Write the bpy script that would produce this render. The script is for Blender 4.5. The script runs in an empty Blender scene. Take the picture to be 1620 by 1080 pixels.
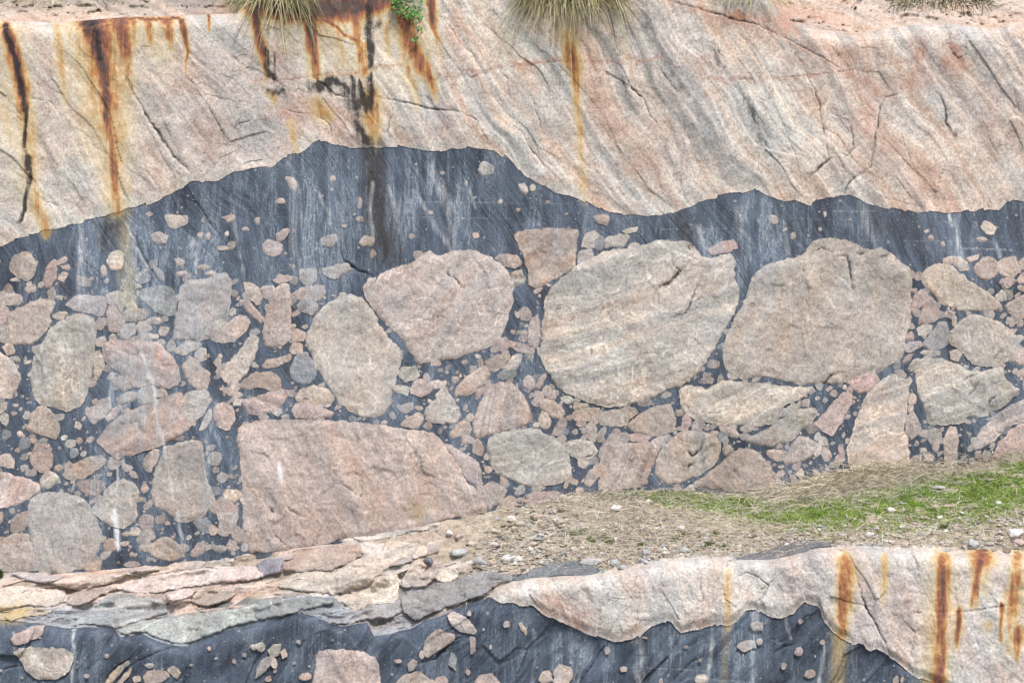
import bpy, math, random
import numpy as np
from mathutils import Vector
from mathutils.geometry import delaunay_2d_cdt

scn = bpy.context.scene
COL = scn.collection
R = math.radians

# ------------------------------------------------------------------ camera, sky, sun, exposure
CAM_D, CAM_Z, S = 13.0, 3.2, 0.005          # metres to the face, eye height, metres per photo unit
cam = bpy.data.cameras.new('camera')
cam.sensor_width = 36.0
cam.lens = 36.0 * CAM_D / (1620 * S)
cam.clip_end = 500
cam_o = bpy.data.objects.new('camera', cam)
cam_o.location = (0, -CAM_D, CAM_Z)
cam_o.rotation_euler = (R(90), 0, 0)
COL.objects.link(cam_o)
scn.camera = cam_o

SUN_EL, SUN_AZ = R(58), R(158)              # azimuth clockwise from +Y
world = bpy.data.worlds.new('World')
scn.world = world
world.use_nodes = True
wn = world.node_tree
bg = wn.nodes['Background']
sky = wn.nodes.new('ShaderNodeTexSky')
sky.sky_type = 'NISHITA'
sky.sun_disc = False
sky.sun_elevation = SUN_EL
sky.sun_rotation = SUN_AZ
sky.air_density = 1.0
sky.dust_density = 3.0
wn.links.new(sky.outputs[0], bg.inputs[0])
bg.inputs[1].default_value = 0.13

sun = bpy.data.lights.new('sun', 'SUN')
sun.energy = 2.4
sun.angle = R(9)
sun.color = (1.0, 0.98, 0.95)
sun_o = bpy.data.objects.new('sun', sun)
d = Vector((math.sin(SUN_AZ) * math.cos(SUN_EL), math.cos(SUN_AZ) * math.cos(SUN_EL), math.sin(SUN_EL)))
sun_o.rotation_euler = d.to_track_quat('Z', 'Y').to_euler()
sun_o.location = d * 40
COL.objects.link(sun_o)

scn.view_settings.view_transform = 'Standard'
scn.view_settings.look = 'None'
scn.view_settings.gamma = 1.0
scn.view_settings.use_curve_mapping = False
scn.view_settings.exposure = 0.72

# ------------------------------------------------------------------ traced outlines
# Every outline was drawn on the rock face.  'T ox oy' starts a block whose numbers are
# quarter units counted from that corner; the letter is the colour family of the stone.
STONES_UPPER = """
T 0 270
p 60,610 85,550 140,515 190,525 222,590 215,660 170,695 110,670
r 270,680 290,610 345,560 365,600 350,680 320,740 280,730
e p 415,612,28,20
e o 195,748,35,20
e c 90,690,30,18
e c 185,715,18,12
t -30,770 60,775 130,790 145,830 110,850 40,850 -30,845
o 60,900 150,860 230,820 330,820 350,850 310,910 320,960 270,1040 215,1095 120,1105 40,1095 50,1000
p -40,850 50,870 60,930 20,985 -40,990
g -30,995 50,970 45,1060 -30,1085
o 340,910 400,885 430,905 390,940 340,930
e o 375,805,30,18
g 415,850 470,800 540,785 650,800 672,840 660,895 620,920 560,900 480,890
t 670,790 700,770 760,768 790,790 790,850 760,885 735,850 690,840
p 680,870 715,850 770,920 785,960 740,1020 690,1010 680,940
o 780,900 850,865 930,880 930,920 880,945 800,950
e g 635,965,28,42
g 755,1010 790,975 850,970 850,1030 810,1075 760,1060
b 870,780 930,745 1030,730 1090,750 1115,820 1110,900 1060,915 990,890 920,830
g 1140,760 1180,700 1300,690 1370,660 1420,645 1460,690 1465,760 1450,850 1440,930 1380,960 1340,1050 1250,1080 1150,1075 1090,1060 1100,960 1130,860
e t 1390,975,45,35
p 1380,1040 1430,970 1490,920 1550,920 1580,960 1550,1020 1480,1075 1400,1085
p 1520,830 1560,805 1600,840 1650,900 1675,950 1650,965 1570,900
c 1545,715 1590,710 1640,750 1660,790 1650,840 1620,840 1570,780
c 1050,280 1175,290 1185,325 1160,345 1095,365 1065,330
c 965,405 1010,392 1055,415 1045,450 1000,460 970,440
e p 945,275,18,14
c 675,575 700,520 745,505 780,530 775,600 735,632 690,615
e c 660,635,18,35
b 858,670 890,640 935,645 950,690 900,710 865,695
p 1100,555 1140,550 1170,580 1155,605 1120,600
e p 1155,650,35,18
e c 1290,610,35,20
e c 1335,650,28,16
e p 1450,300,35,22
e c 1555,370,25,15
e p 1465,475,22,28
e p 1410,490,25,12
e c 1435,400,14,20
e p 1265,405,15,18
e p 1315,415,14,20
e p 1285,320,10,14
e p 980,945,50,25
p 860,990 880,945 935,955 965,1000 930,1030 880,1025
e c 960,1045,50,18
p 820,1075 850,1050 900,1060 890,1085 840,1095
n 265,1080 320,1000 420,928 500,904 588,940 608,1008 600,1100 588,1240 572,1328 536,1448 480,1500 440,1520 352,1500 260,1472 212,1432 192,1328 208,1220 232,1140
T 405 270
e t 1455,-14,50,46
c 190,45 235,50 262,80 255,125 225,130 205,90
e p 150,195,35,22
e c 485,50,18,18
e p 655,205,14,28
e o 660,305,20,16
e c 560,350,14,10
e c 735,155,10,20
e p 1180,15,12,12
e c 1330,80,8,14
e c 1270,90,14,6
e c 1545,200,12,14
e p 1390,410,18,15
e p 985,415,18,14
e p 1105,265,12,12
c 130,400 190,370 210,385 180,430 140,450
t 35,480 70,440 120,445 160,470 155,510 115,540 60,520
p 420,430 500,405 515,450 470,480 425,465
c 655,450 690,415 745,425 735,470 680,475
e p 740,525,20,25
p 420,620 490,600 570,585 600,620 560,650 500,680 440,660
t 280,630 370,620 385,660 370,710 320,730 280,690
p 120,690 160,665 230,670 220,695 140,710
e p 235,605,14,18
p 30,750 60,725 110,725 120,760 95,810 55,800
p 150,715 195,715 220,750 225,900 220,1040 195,1075 140,1115 68,1108 44,1060 52,950 80,870 110,780
p 230,790 290,740 420,725 435,780 390,820 310,820 250,810
g 260,850 310,820 370,830 395,880 350,910 290,890
p 220,1040 260,1005 310,1030 300,1075 240,1075
t 600,785 520,800 430,850 370,920 330,1000 310,1080 325,1120 370,1220 430,1330 500,1430 570,1500 650,1550 720,1565 800,1540 850,1480 870,1380 900,1260 925,1170 890,1110 830,1030 770,940 720,860 670,810
t 680,740 720,680 850,630 1000,580 1050,530 1110,510 1160,540 1250,510 1380,505 1500,560 1560,590 1610,680 1625,740 1620,830 1600,900 1570,1000 1500,1100 1380,1150 1250,1200 1100,1215 1030,1230 990,1180 960,1120 910,1060 850,1010 790,950 750,880 690,790
e o 1030,530,30,25
p 1520,550 1560,530 1650,540 1680,580 1640,615 1570,600
e c 10,320,15,25
p 1500,1085 1580,1055 1612,1100 1560,1140
T 810 270
p 20,410 60,385 230,365 400,375 425,400 415,470 400,560 390,610 320,665 220,720 150,740 110,720 100,640 80,550 40,470
c 450,450 470,405 520,385 545,410 515,450 530,485 450,480
p 520,290 600,280 615,310 590,345 550,330
c 705,380 740,365 790,360 780,385 730,395
t 580,440 620,415 720,400 740,430 700,475 600,490
c 45,90 80,85 100,120 90,150 60,130
e c 130,110,15,18
e p 40,250,14,12
e t 225,200,15,10
g 430,510 500,500 510,540 450,590 420,580
e g 85,905,38,38
e p 35,910,14,16
e t 75,1030,22,18
g 0,650 60,630 85,680 60,730 10,720
e t 140,1020,46,100,8
B 600,510 750,490 900,450 1020,440 1100,440 1160,470 1200,540 1290,545 1380,520 1410,580 1415,690 1440,740 1440,820 1400,920 1340,1020 1290,1120 1200,1250 1120,1340 980,1390 850,1460 720,1480 600,1490 480,1460 370,1410 290,1370 240,1300 190,1190 190,1060 200,900 230,770 330,670 430,590 520,545
p 1250,500 1290,465 1400,440 1420,490 1350,515 1280,530
T 1215 270
G 0,590 100,555 220,530 280,460 340,430 450,435 560,460 620,500 720,490 770,520 830,580 890,620 905,680 900,800 905,950 880,1050 860,1130 830,1200 700,1250 560,1300 450,1345 330,1350 160,1350 -20,1310 -140,1320 -240,1290 -280,1210 -275,1100 -250,1040 -220,970 -140,780 -80,660 -20,600
c 1115,560 1160,540 1220,540 1270,600 1265,625 1220,630 1170,590 1120,590
T2 975,660 1010,620 1080,590 1160,595 1200,630 1280,690 1380,760 1460,820 1475,860 1440,890 1330,890 1240,895 1150,870 1080,830 1030,770 975,710
p 1300,600 1390,540 1440,570 1450,640 1400,690 1340,685 1310,640
p 1450,590 1490,550 1560,545 1590,600 1590,640 1540,680 1480,660 1450,620
p 1590,580 1640,545 1720,560 1700,625 1595,620
p 1465,710 1490,680 1560,690 1550,720 1510,740
p 1580,690 1610,650 1640,640 1720,660 1690,710 1600,715
t 1445,790 1480,755 1510,780 1505,820 1460,825
e t 1530,775,25,18
e t 1605,742,24,20
p 1500,850 1560,810 1640,780 1720,800 1720,920 1640,930 1560,920 1510,890
p 920,800 970,755 1010,780 1000,820 950,880 915,910 910,870
p 1000,815 1040,805 1085,890 1070,940 1010,960 960,965 970,900
e p 925,760,18,15
p 1120,900 1150,880 1180,895 1160,925 1125,920
e p 1180,950,14,30
t 945,1000 990,972 1040,985 1035,1015 990,1040 955,1035
g 988,1072 1052,1008 1080,960 1132,960 1144,1020 1140,1092 1100,1124 1040,1136 988,1116
g 880,1090 960,1080 972,1112 900,1150 872,1140
n 1148,1020 1180,980 1250,930 1340,910 1430,940 1500,980 1570,1050 1590,1090 1560,1170 1440,1235 1350,1230 1300,1220 1250,1170 1200,1120 1150,1090
e p 1540,955,22,30
e p 1595,965,18,30
e p 35,315,28,30
e c 358,275,12,18
e c 328,373,11,11
e p 160,413,18,18
e c 105,375,14,8,-45
c 1350,360 1370,320 1410,335 1440,365 1420,400 1385,400
e c 1355,433,28,16
e r 1030,425,18,14
e c 1005,382,14,10
e c 1105,465,15,15
c 1265,550 1330,533 1320,562 1280,572
e r 900,1050,30,30
T 0 540
c -60,60 0,70 60,110 110,170 135,230 100,310 60,360 0,345 -60,350
e p 60,50,40,30
e t 100,110,30,20
e t 160,120,12,25
p 660,20 740,-8 860,0 1000,0 1048,52 1100,112 1136,200 1128,264 1060,292 960,288 848,280 760,200 700,160 660,120
e t 625,150,35,80
e p 600,240,16,14
p 720,230 790,220 835,285 790,320 730,290
g 745,370 770,330 850,320 880,350 820,390 750,400
t 880,310 960,275 985,330 970,380 900,410 870,360
e p 1020,330,40,22
g 550,440 620,380 690,360 700,420 640,490 590,520 560,480
p 670,480 710,430 755,400 775,430 740,470 690,505
e p 800,440,35,18
r 620,620 700,520 850,420 970,380 1060,340 1140,320 1170,380 1140,440 1190,510 1195,560 1060,640 960,680 850,715 750,740 700,710 640,660
g 1140,430 1180,330 1300,300 1330,350 1300,450 1250,490 1210,530 1150,470
c 1110,50 1150,20 1230,0 1270,20 1240,50 1180,80 1120,75
e t 1085,30,25,45
t 1235,90 1260,45 1300,50 1300,110 1260,125
p 1155,150 1200,100 1240,110 1270,160 1330,200 1310,300 1230,290 1180,250 1160,190
e t 1380,130,28,28
n 1395,205 1460,120 1530,40 1560,-20 1610,-40 1640,-10 1620,80 1570,190 1500,260 1430,250
r 1500,280 1560,232 1620,200 1710,192 1770,235 1775,288 1720,310 1620,290 1560,312
p 1390,300 1440,290 1530,330 1500,360 1430,330
r 1520,400 1528,368 1600,352 1710,320 1808,308 1820,360 1768,420 1680,460 1580,460
p 1350,460 1370,400 1420,385 1470,420 1485,490 1440,555 1390,545 1355,500
t 1265,560 1290,490 1330,430 1335,480 1300,550
e c 1500,385,25,20
t 1040,672 1100,648 1200,620 1280,648 1304,740 1312,848 1352,960 1352,1020 1280,1100 1200,1140 1120,1128 1048,1080 980,1040 952,960 960,900 988,800 1028,728
o 905,740 970,680 1010,690 1000,750 950,820 910,800
o 400,840 450,780 560,730 640,730 665,760 620,810 530,860 460,875 420,865
r 480,900 560,870 640,880 660,920 620,970 570,985 510,940
t 580,1060 640,988 700,908 780,868 848,900 880,960 860,1020 872,1088 840,1140 780,1180 700,1168 640,1120 600,1100
e p 915,930,25,30
e p 880,1000,30,18
p 180,480 250,410 320,430 360,490 375,560 350,615 280,590 160,555 190,510
e t 170,465,22,25
e t 30,485,25,40
p 190,720 220,670 290,650 325,690 325,790 280,830 220,800 195,760
e b 275,630,32,20
e p 110,690,15,15
e p 210,625,20,15
e p 130,590,20,18
c -40,730 50,715 90,750 75,800 20,790 -40,780
e t 150,800,35,25
e t 215,825,15,18
t 255,880 310,820 370,850 380,880 330,920 270,925
e p 370,800,30,25
t -40,830 80,840 170,860 245,900 245,940 180,1000 90,1040 -40,1045
t 200,1000 248,968 320,952 420,960 528,1000 580,1060 620,1152 644,1232 632,1320 592,1380 520,1428 400,1460 240,1460 220,1320 180,1240 168,1140 180,1060
p -40,1300 40,1240 120,1212 180,1228 200,1288 232,1360 240,1440 120,1460 -40,1460
r 70,1160 100,1100 180,1080 190,1140 150,1190 100,1210 70,1190
e p 0,1110,25,40
p 1410,970 1440,935 1510,940 1525,980 1480,1020 1430,1000
p 1330,1050 1390,990 1430,1010 1400,1080 1340,1085
p 1420,1040 1460,1020 1500,1040 1500,1075 1420,1080
t 1380,1085 1500,1085 1490,1160 1440,1220 1380,1210 1390,1140
p 1465,1210 1500,1170 1530,1190 1555,1260 1520,1280 1480,1250
e p 1350,1190,25,30
p 900,1100 960,1100 970,1170 910,1190 880,1150
r 650,1290 680,1245 720,1250 740,1290 720,1325 670,1330
t 870,1250 900,1200 960,1195 975,1240 930,1275 880,1275
e t 860,1200,40,25
e t 895,1300,20,22
e o 835,1345,14,14
e t 800,1215,20,12
o 915,1310 960,1270 1030,1230 1090,1250 1160,1310 1170,1360 1080,1390 980,1370
p 540,1430 600,1390 640,1390 630,1450 580,1470
b 1230,1140 1290,1120 1340,1150 1320,1210 1260,1200
p 1200,1350 1250,1280 1310,1280 1290,1340 1230,1370
e t 1390,1310,44,20
e p 1480,1305,36,18
T 405 540
s -124,620 -108,548 -40,516 130,495 400,500 600,510 800,530 960,550 1100,570 1160,600 1200,680 1260,760 1340,890 1420,960 1460,1060 1380,1100 1200,1130 1000,1190 800,1220 500,1260 340,1300 200,1330 0,1340 -40,1330 -68,1230 -80,1080 -92,1000 -84,900 -100,740
b 220,160 250,90 330,70 380,180 370,240 300,270 240,240 215,190
p 215,50 240,10 290,20 290,70 230,75
r 45,150 80,110 150,100 210,85 215,115 140,155 80,170
p 255,350 290,305 370,280 460,310 490,370 450,400 380,390 320,355 270,380
p 230,440 260,395 320,370 400,410 480,450 460,480 350,490 250,480
e t 220,325,20,20
c 905,200 930,160 1010,165 1030,210 990,245 930,240
p 980,290 1020,240 1080,250 1085,310 1050,345 990,330
e p 895,300,25,25
e g 945,310,25,30
t 1065,440 1150,330 1190,290 1240,350 1290,430 1280,510 1160,515 1085,495
c 1090,270 1130,250 1195,250 1190,285 1120,300
e p 1080,230,20,25
p 1255,320 1280,270 1390,180 1450,160 1480,210 1440,270 1340,340 1270,345
p 1450,130 1540,80 1590,60 1600,100 1530,180 1480,190
e g 1265,240,35,30
p 1385,340 1400,300 1470,260 1510,290 1440,340 1390,370
p 1370,560 1380,500 1430,380 1470,300 1540,265 1620,265 1660,300 1700,360 1740,440 1740,490 1690,540 1620,555 1500,590 1400,605
p 1230,575 1290,510 1340,505 1350,540 1290,590 1250,605
e p 1320,620,30,28
p 1375,640 1410,620 1440,680 1425,720 1380,700
e p 1470,810,25,25
e p 1435,760,12,10
e p 1465,855,30,10
e p 1350,480,22,20
t 1455,660 1490,610 1560,575 1620,560 1770,555 1870,600 1960,680 1985,770 1990,850 1920,890 1820,915 1740,925 1670,900 1610,880 1530,840 1480,760
n 1190,650 1280,680 1380,740 1420,800 1430,870 1450,960 1470,1055 1420,960 1340,880 1260,770
n 1440,920 1500,890 1580,930 1570,980 1490,1050 1470,1060 1455,990
p 1520,1080 1540,1020 1600,980 1640,1000 1640,1080
p 920,530 960,480 1030,450 1060,490 1020,550
c 1572,152 1628,88 1680,72 1688,104 1660,160 1612,208
b 1530,220 1570,180 1630,170 1640,220 1560,240
T 810 540
p 0,0 60,10 130,40 130,70 70,70 0,40
p 70,250 100,210 140,230 145,280 120,310 80,290
p 150,280 180,220 210,205 205,250 170,300
e p 165,350,30,45
p 200,310 220,280 280,320 280,360 240,370 205,345
p 180,390 220,360 290,390 330,440 310,490 240,470 190,430
p 170,500 190,445 230,460 245,520 220,550 180,540
p 260,580 290,510 340,480 345,520 310,590
e t 355,365,40,25
t 390,420 400,390 470,395 480,420 420,440
p 385,470 420,430 540,420 550,450 520,495 420,510
e p 440,525,30,15
e t 505,548,36,40
t 548,500 580,450 640,430 720,440 740,490 710,530 580,530
p 690,420 770,420 790,450 750,480 720,450
o 725,540 760,490 830,440 920,410 1000,405 1025,460 1030,520 1000,570 900,600 780,580
p 750,590 800,575 865,600 850,630 760,625
t 590,640 630,590 710,575 740,610 720,640 640,640
t 870,650 900,615 980,590 990,610 940,670 890,670
t 555,700 600,640 700,645 850,640 920,660 930,690 900,780 860,860 860,900 700,930 560,930 560,830
T2 905,770 950,670 1040,590 1110,565 1200,570 1290,600 1320,660 1290,760 1200,830 1060,900 960,890 910,840
B 1060,320 1100,285 1190,280 1240,300 1340,250 1450,252 1600,270 1808,288 1890,290 1850,340 1700,420 1660,520 1500,530 1300,520 1160,490 1090,430
r 1185,255 1220,225 1270,235 1260,265 1200,268
p 1310,530 1390,540 1440,590 1400,605 1340,570
p 1075,560 1080,480 1110,450 1135,500 1110,550
e p 1165,525,22,22
e p 1280,590,25,25
e p 1060,450,22,18
e b 1330,600,20,35
e t 1490,550,35,22
e p 1200,520,18,15
e r 1230,550,15,14
e o 1365,690,35,30
r 1160,900 1300,780 1440,680 1540,688 1608,752 1660,820 1672,860 1640,948 1370,945 1180,920
t 1480,640 1510,600 1620,550 1700,490 1820,430 1910,420 1925,460 1890,520 1820,580 1760,630 1680,655 1620,660
p 460,870 500,810 545,800 555,850 490,915 465,905
e p 395,885,25,20
e p 425,940,25,20
r 100,1060 100,970 200,950 300,960 250,1020 190,1060
t 330,640 430,620 500,640 545,690 510,730 430,750 380,720 340,680
T 1215 540
g 50,490 70,440 220,375 225,400 150,450
p 290,520 380,430 430,360 490,320 535,340 520,410 450,530 400,590 330,560
p 510,260 530,220 640,190 690,210 705,250 660,300 590,330 535,300
t 100,740 150,650 200,600 260,610 320,660 270,730 180,770 120,780
p 0,690 90,685 100,720 60,760 0,720
p 345,700 350,670 385,685 400,730 380,755 350,740
p 410,780 430,720 480,690 490,740 460,780
e c 315,600,18,25
e p 460,680,15,20
e p 415,330,20,20
e c 485,290,10,14
B 600,390 640,320 740,230 800,210 860,240 885,300 885,400 865,560 895,640 900,780 860,830 740,840 620,860 560,840 520,790 500,700 520,620 560,500 590,430
t 870,540 895,480 920,440 945,490 965,550 940,600 910,625 880,590
p 890,370 910,330 935,350 930,385 895,390
B 880,170 930,110 1100,110 1200,130 1270,180 1340,190 1480,160 1500,220 1560,280 1600,300 1520,380 1400,460 1280,480 1200,520 1080,525 1020,510 990,440 960,360 940,260 930,210 890,200
g 960,75 990,50 1080,60 1080,95 1020,100
r 850,130 880,85 915,80 900,120 870,140
e t 1190,80,45,35
p 1560,110 1590,60 1640,30 1720,50 1700,130 1590,150
p 1580,200 1640,150 1720,160 1700,230 1590,225
B 1300,640 1340,560 1420,480 1540,400 1640,360 1800,330 1780,440 1640,500 1520,540 1440,620 1330,690 1300,680
p 1420,720 1460,640 1540,550 1640,505 1800,470 1780,690 1640,710 1540,725 1440,745
p 1110,700 1120,600 1150,550 1190,550 1210,630 1200,760 1170,800 1120,790
t 1000,600 1040,550 1090,560 1090,590 1010,625
p 1040,640 1060,610 1085,630 1070,700 1045,680
e p 1025,735,28,22
e p 950,740,30,22
e p 960,795,55,28
e t 980,690,20,14
e p 1105,630,14,18
e p 1340,730,25,12
e p 1330,705,20,14
e o 190,915,40,44
g 20,950 60,860 110,930 80,970
"""
STONES_LOWER = """
T 0 810
p 70,800 95,770 200,725 280,715 250,780 140,830 90,830
t 90,890 150,855 280,855 400,865 460,890 450,960 420,1020 350,1050 230,1050 170,1000 130,930
e t 950,970,25,14
p 910,1040 940,1005 1040,1005 1065,1040 1010,1070 930,1070
t 1065,990 1100,970 1140,1010 1120,1050 1080,1020
e p 865,1055,22,18
e p 550,1035,16,14
e c 675,905,12,12
e p 1325,862,10,12
e p 1210,965,10,8
e t 1605,850,18,18
o 660,1085 700,1020 800,940 820,950 780,1000 700,1085
o 740,1080 780,1030 825,985 820,1020 770,1080
T 405 810
e c 25,850,25,28
t 0,1040 20,960 60,920 95,910 90,960 50,1010
t 80,870 110,840 155,840 140,900 100,910
e t 115,950,22,35
e p 175,895,18,28
e p 310,1040,40,25
e p 80,1050,18,16
s 390,1150 370,1040 395,890 520,870 680,880 710,910 740,910 775,980 770,1150
p 1060,880 1090,790 1160,740 1200,760 1250,770 1250,810 1190,850 1130,890 1090,910
t 1220,660 1250,630 1330,670 1390,735 1380,765 1300,755 1240,715
p 1355,800 1385,800 1385,870 1360,885
e b 1245,940,25,45
p 960,960 990,930 1015,945 1000,990 970,1000
e p 900,940,22,12
e p 1050,900,15,25
e c 1585,708,20,15
e c 1350,640,12,14
e c 1440,740,8,8
e c 1485,850,7,14
p 880,1100 940,1030 1030,1010 1100,1050 1130,1100
e p 1180,1060,40,25
p 1380,1100 1420,1030 1490,1020 1550,1100
T 810 810
e p 210,1045,48,38
p 270,1010 300,965 360,980 380,1030 350,1090 270,1095
c 45,710 65,700 90,750 80,775
e p 605,870,15,22
e p 703,993,18,14
p 1430,845 1480,810 1530,815 1540,850 1470,880
p 1510,710 1540,690 1585,700 1580,740 1530,745
e c 1565,815,18,18
e t 1200,1050,40,26
T 1215 810
e p 195,880,25,25
e p 100,970,14,22
e p 265,1020,28,30
e t 345,820,12,12
e p 810,1060,18,22
e p 855,1060,14,16
e p 205,690,14,12
"""
SLABS = """
T 0 810
c -60,480 150,470 300,480 420,500 400,560 330,600 170,590 -60,640
c 380,425 480,402 640,392 800,382 760,430 640,468 480,488 320,450
g 60,388 150,372 330,400 420,395 330,445 200,440
c 770,478 900,412 1100,382 1300,352 1500,340 1700,352 1650,420 1400,448 1250,470 1050,498 960,508 800,508
b 450,716 600,580 740,505 900,530 1040,560 1060,640 950,670 750,730 560,708
b 750,738 900,680 1050,668 1300,640 1620,570 1750,560 1700,665 1440,736 1300,795 1180,830 1030,812 900,757 770,775
t 1050,520 1150,480 1250,490 1200,545 1080,575
r 1200,560 1330,490 1500,510 1440,560 1300,600
o 20,660 90,610 200,600 330,620 300,650 180,660 60,690
o 430,530 500,495 700,470 760,480 640,530 520,590 420,590
c 820,370 900,345 1000,340 1010,370 880,385
T 405 810
c 150,440 300,372 480,380 620,302 780,262 830,180 1060,205 1070,270 900,320 780,398 700,468 500,518 300,498 150,480
c 500,540 700,482 790,405 900,390 905,500 880,562 720,585 620,635 560,580
c 915,440 1000,322 1080,330 1060,400 1180,342 1080,470 930,482
t 1130,410 1160,372 1250,352 1290,390 1240,438 1150,440
b 915,540 1070,490 1200,440 1450,372 1620,402 1620,435 1540,455 1440,530 1280,582 1100,650 1010,690 935,635
b 0,562 200,540 480,540 490,578 300,622 180,652 0,680
b 450,695 620,640 730,602 895,572 915,640 830,672 700,682 540,712
o 170,330 420,215 650,205 680,240 620,305 480,365 200,378
d 0,330 80,290 170,290 160,380 90,400 20,420
T 810 810
x -60,440 100,372 200,335 390,305 560,360 500,415 330,405 100,435
x 1390,310 1480,270 1620,240 1760,190 1960,180 2040,215 1910,235 1800,285 1620,312
"""
RIM = [(-300,30),(0,33),(100,36),(140,32),(200,27),(290,26),(300,24),(370,22),(395,8),(420,-25),(1190,-25),(1215,-4),(1235,26),(1260,42),(1300,47),(1350,56),(1400,45),(1450,40),(1510,38),(1560,46),(1620,40),(1900,38)]
BOUND = [(-300,430),(-60,400),(0,390),(20,380),(60,368),(100,360),(150,343),(200,331),(240,320),(275,303),(300,288),(320,290),(345,284),(355,279),(375,272),(405,265),(430,262),(450,245),(480,238),(500,224),(515,221),(530,229),(560,234),(620,233),(660,235),(700,237),(750,234),(780,237),(800,248),(830,277),(870,301),(920,319),(960,335),(985,340),(1030,340),(1065,337),(1095,325),(1120,315),(1155,306),(1190,302),(1200,299),(1215,309),(1240,317),(1262,316),(1280,321),(1300,315),(1330,308),(1360,313),(1380,325),(1400,331),(1450,333),(1500,336),(1540,334),(1560,330),(1580,332),(1600,316),(1620,320),(1900,345)]
FOOT = [(-300,912),(0,905),(150,902),(200,895),(260,890),(320,885),(395,873),(490,860),(600,840),(690,822),(770,806),(850,792),(900,779),(1000,775),(1150,779),(1230,779),(1290,768),(1350,752),(1400,745),(1500,738),(1560,728),(1620,708),(1900,660)]
LIP = [(-300,975),(0,978),(60,984),(107,992),(135,990),(180,990),(190,1005),(225,1001),(257,1015),(295,1020),(325,1007),(360,995),(405,981),(442,976),(467,967),(500,972),(517,982),(540,988),(580,982),(592,1003),(617,999),(650,993),(662,985),(705,968),(737,954),(767,945),(790,928),(810,918),(850,911),(900,909),(950,906),(1000,897),(1060,884),(1110,881),(1215,884),(1240,880),(1280,868),(1300,864),(1400,866),(1480,866),(1500,872),(1580,873),(1620,874),(1900,876)]
BOUND2 = [(-300,900),(740,900),(772,944),(790,953),(810,955),(840,956),(852,965),(872,977),(905,990),(922,1001),(945,1005),(970,1015),(985,1014),(1005,1010),(1025,995),(1050,982),(1062,984),(1077,1001),(1110,994),(1140,985),(1152,990),(1167,982),(1182,965),(1195,962),(1215,972),(1235,976),(1255,969),(1272,951),(1295,962),(1305,982),(1320,1000),(1345,1017),(1360,1016),(1377,1030),(1387,1025),(1407,1037),(1427,1055),(1452,1070),(1472,1079),(1560,1125),(1900,1190)]
# rust runs: u,v,half width,strength ; ...
RUST = """
10,45,10,.75 22,90,12,.75 34,140,12,.7 38,175,11,.5
40,180,14,.38 46,240,14,.35 50,330,12,.22
4,90,12,.15 14,180,16,.22 18,250,14,.12
52,290,8,.25 62,330,9,.4 74,366,8,.38
90,38,8,.3 95,80,8,.34 103,150,6,.28 106,180,4,.1
148,38,24,1 156,70,15,1 164,110,10,.92 168,150,7,.85 170,196,6,.75 176,232,8,.55 182,280,9,.48 186,335,10,.4
110,40,30,.14 125,120,30,.16 150,240,24,.14
20,60,26,.14 30,180,26,.18 30,300,20,.12
230,40,40,.22 250,70,36,.16 258,110,24,.08
520,40,60,.2 540,90,50,.14 600,120,40,.1
640,40,36,.25 660,110,30,.2
155,38,44,.5 165,110,38,.45 170,170,34,.38 180,260,24,.32 186,335,16,.25
190,36,20,.7 197,70,14,.65 200,95,10,.45 206,150,8,.3
212,36,8,.5 212,80,5,.25
235,36,8,.62 237,55,6,.6 240,80,4,.25
264,33,11,.62 268,58,8,.5 272,85,5,.2
287,31,5,.8 293,55,5,.72 296,80,3,.45 294,115,2,.3
175,31,4,.7 230,30,3,.72 290,31,3,.8
330,24,3,.85 332,52,2,.5
402,20,8,.8 410,62,7,.7 418,100,5,.55 424,130,3,.3
400,10,16,.8 450,14,19,1 520,12,20,1.05 570,10,20,1 615,-4,18,.85
490,30,10,.85 495,70,9,.78 500,120,7,.5
492,36,16,.35 500,118,14,.3
535,48,7,.3 546,105,5,.25
508,27,4,.7 545,52,3,.6 575,70,4,.6 580,112,4,.5
560,30,10,.6 565,60,7,.5 575,110,6,.55
640,32,14,.65 650,70,14,.62 668,108,13,.6 684,132,7,.5 690,160,4,.25
632,60,6,.35 645,110,8,.34 662,165,7,.2
681,-10,9,.75 684,28,7,.7 692,60,4,.45 695,90,3,.2
610,40,8,.4 616,100,6,.15
898,60,12,.4 904,92,12,.62 909,115,9,.55 912,150,6,.4 917,215,5,.36 922,275,6,.24 925,320,7,.12
460,195,6,.28 465,225,5,.3 470,240,3,.15
500,160,10,.35 512,180,12,.4 520,190,8,.2
585,150,14,.5 588,190,16,.45 592,228,8,.3
430,150,7,.35 436,160,4,.2
1335,884,11,.45 1338,905,14,.58 1336,940,13,.55 1333,975,12,.5 1332,1005,11,.42
1330,1010,12,.22 1322,1090,13,.18
1400,882,6,.34 1399,920,6,.36 1397,955,4,.2
1492,884,11,.6 1492,930,11,.76 1491,962,11,.72 1490,1000,10,.6 1488,1040,11,.66 1484,1090,11,.62
1490,890,20,.25 1486,1000,22,.3 1480,1090,20,.28
1552,884,18,.7 1547,896,10,.6 1543,930,6,.5 1540,958,5,.4
1562,890,6,.3 1558,940,5,.2
1610,880,10,.5 1607,920,9,.58 1602,950,12,.5 1598,1030,9,.25
1517,966,6,.7 1515,1000,6,.6 1513,1025,4,.3
1586,956,4,.7 1583,1015,3,.4
1612,996,9,.7 1608,1040,5,.4
1562,990,8,.35 1565,1000,5,.2
1151,903,5,.28 1151,945,5,.36 1152,992,5,.34
1148,1000,6,.12 1145,1090,6,.1
195,360,12,.16 205,480,14,.14
660,808,16,.12 690,800,10,.06
0,970,12,.4 30,965,16,.35
"""
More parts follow.
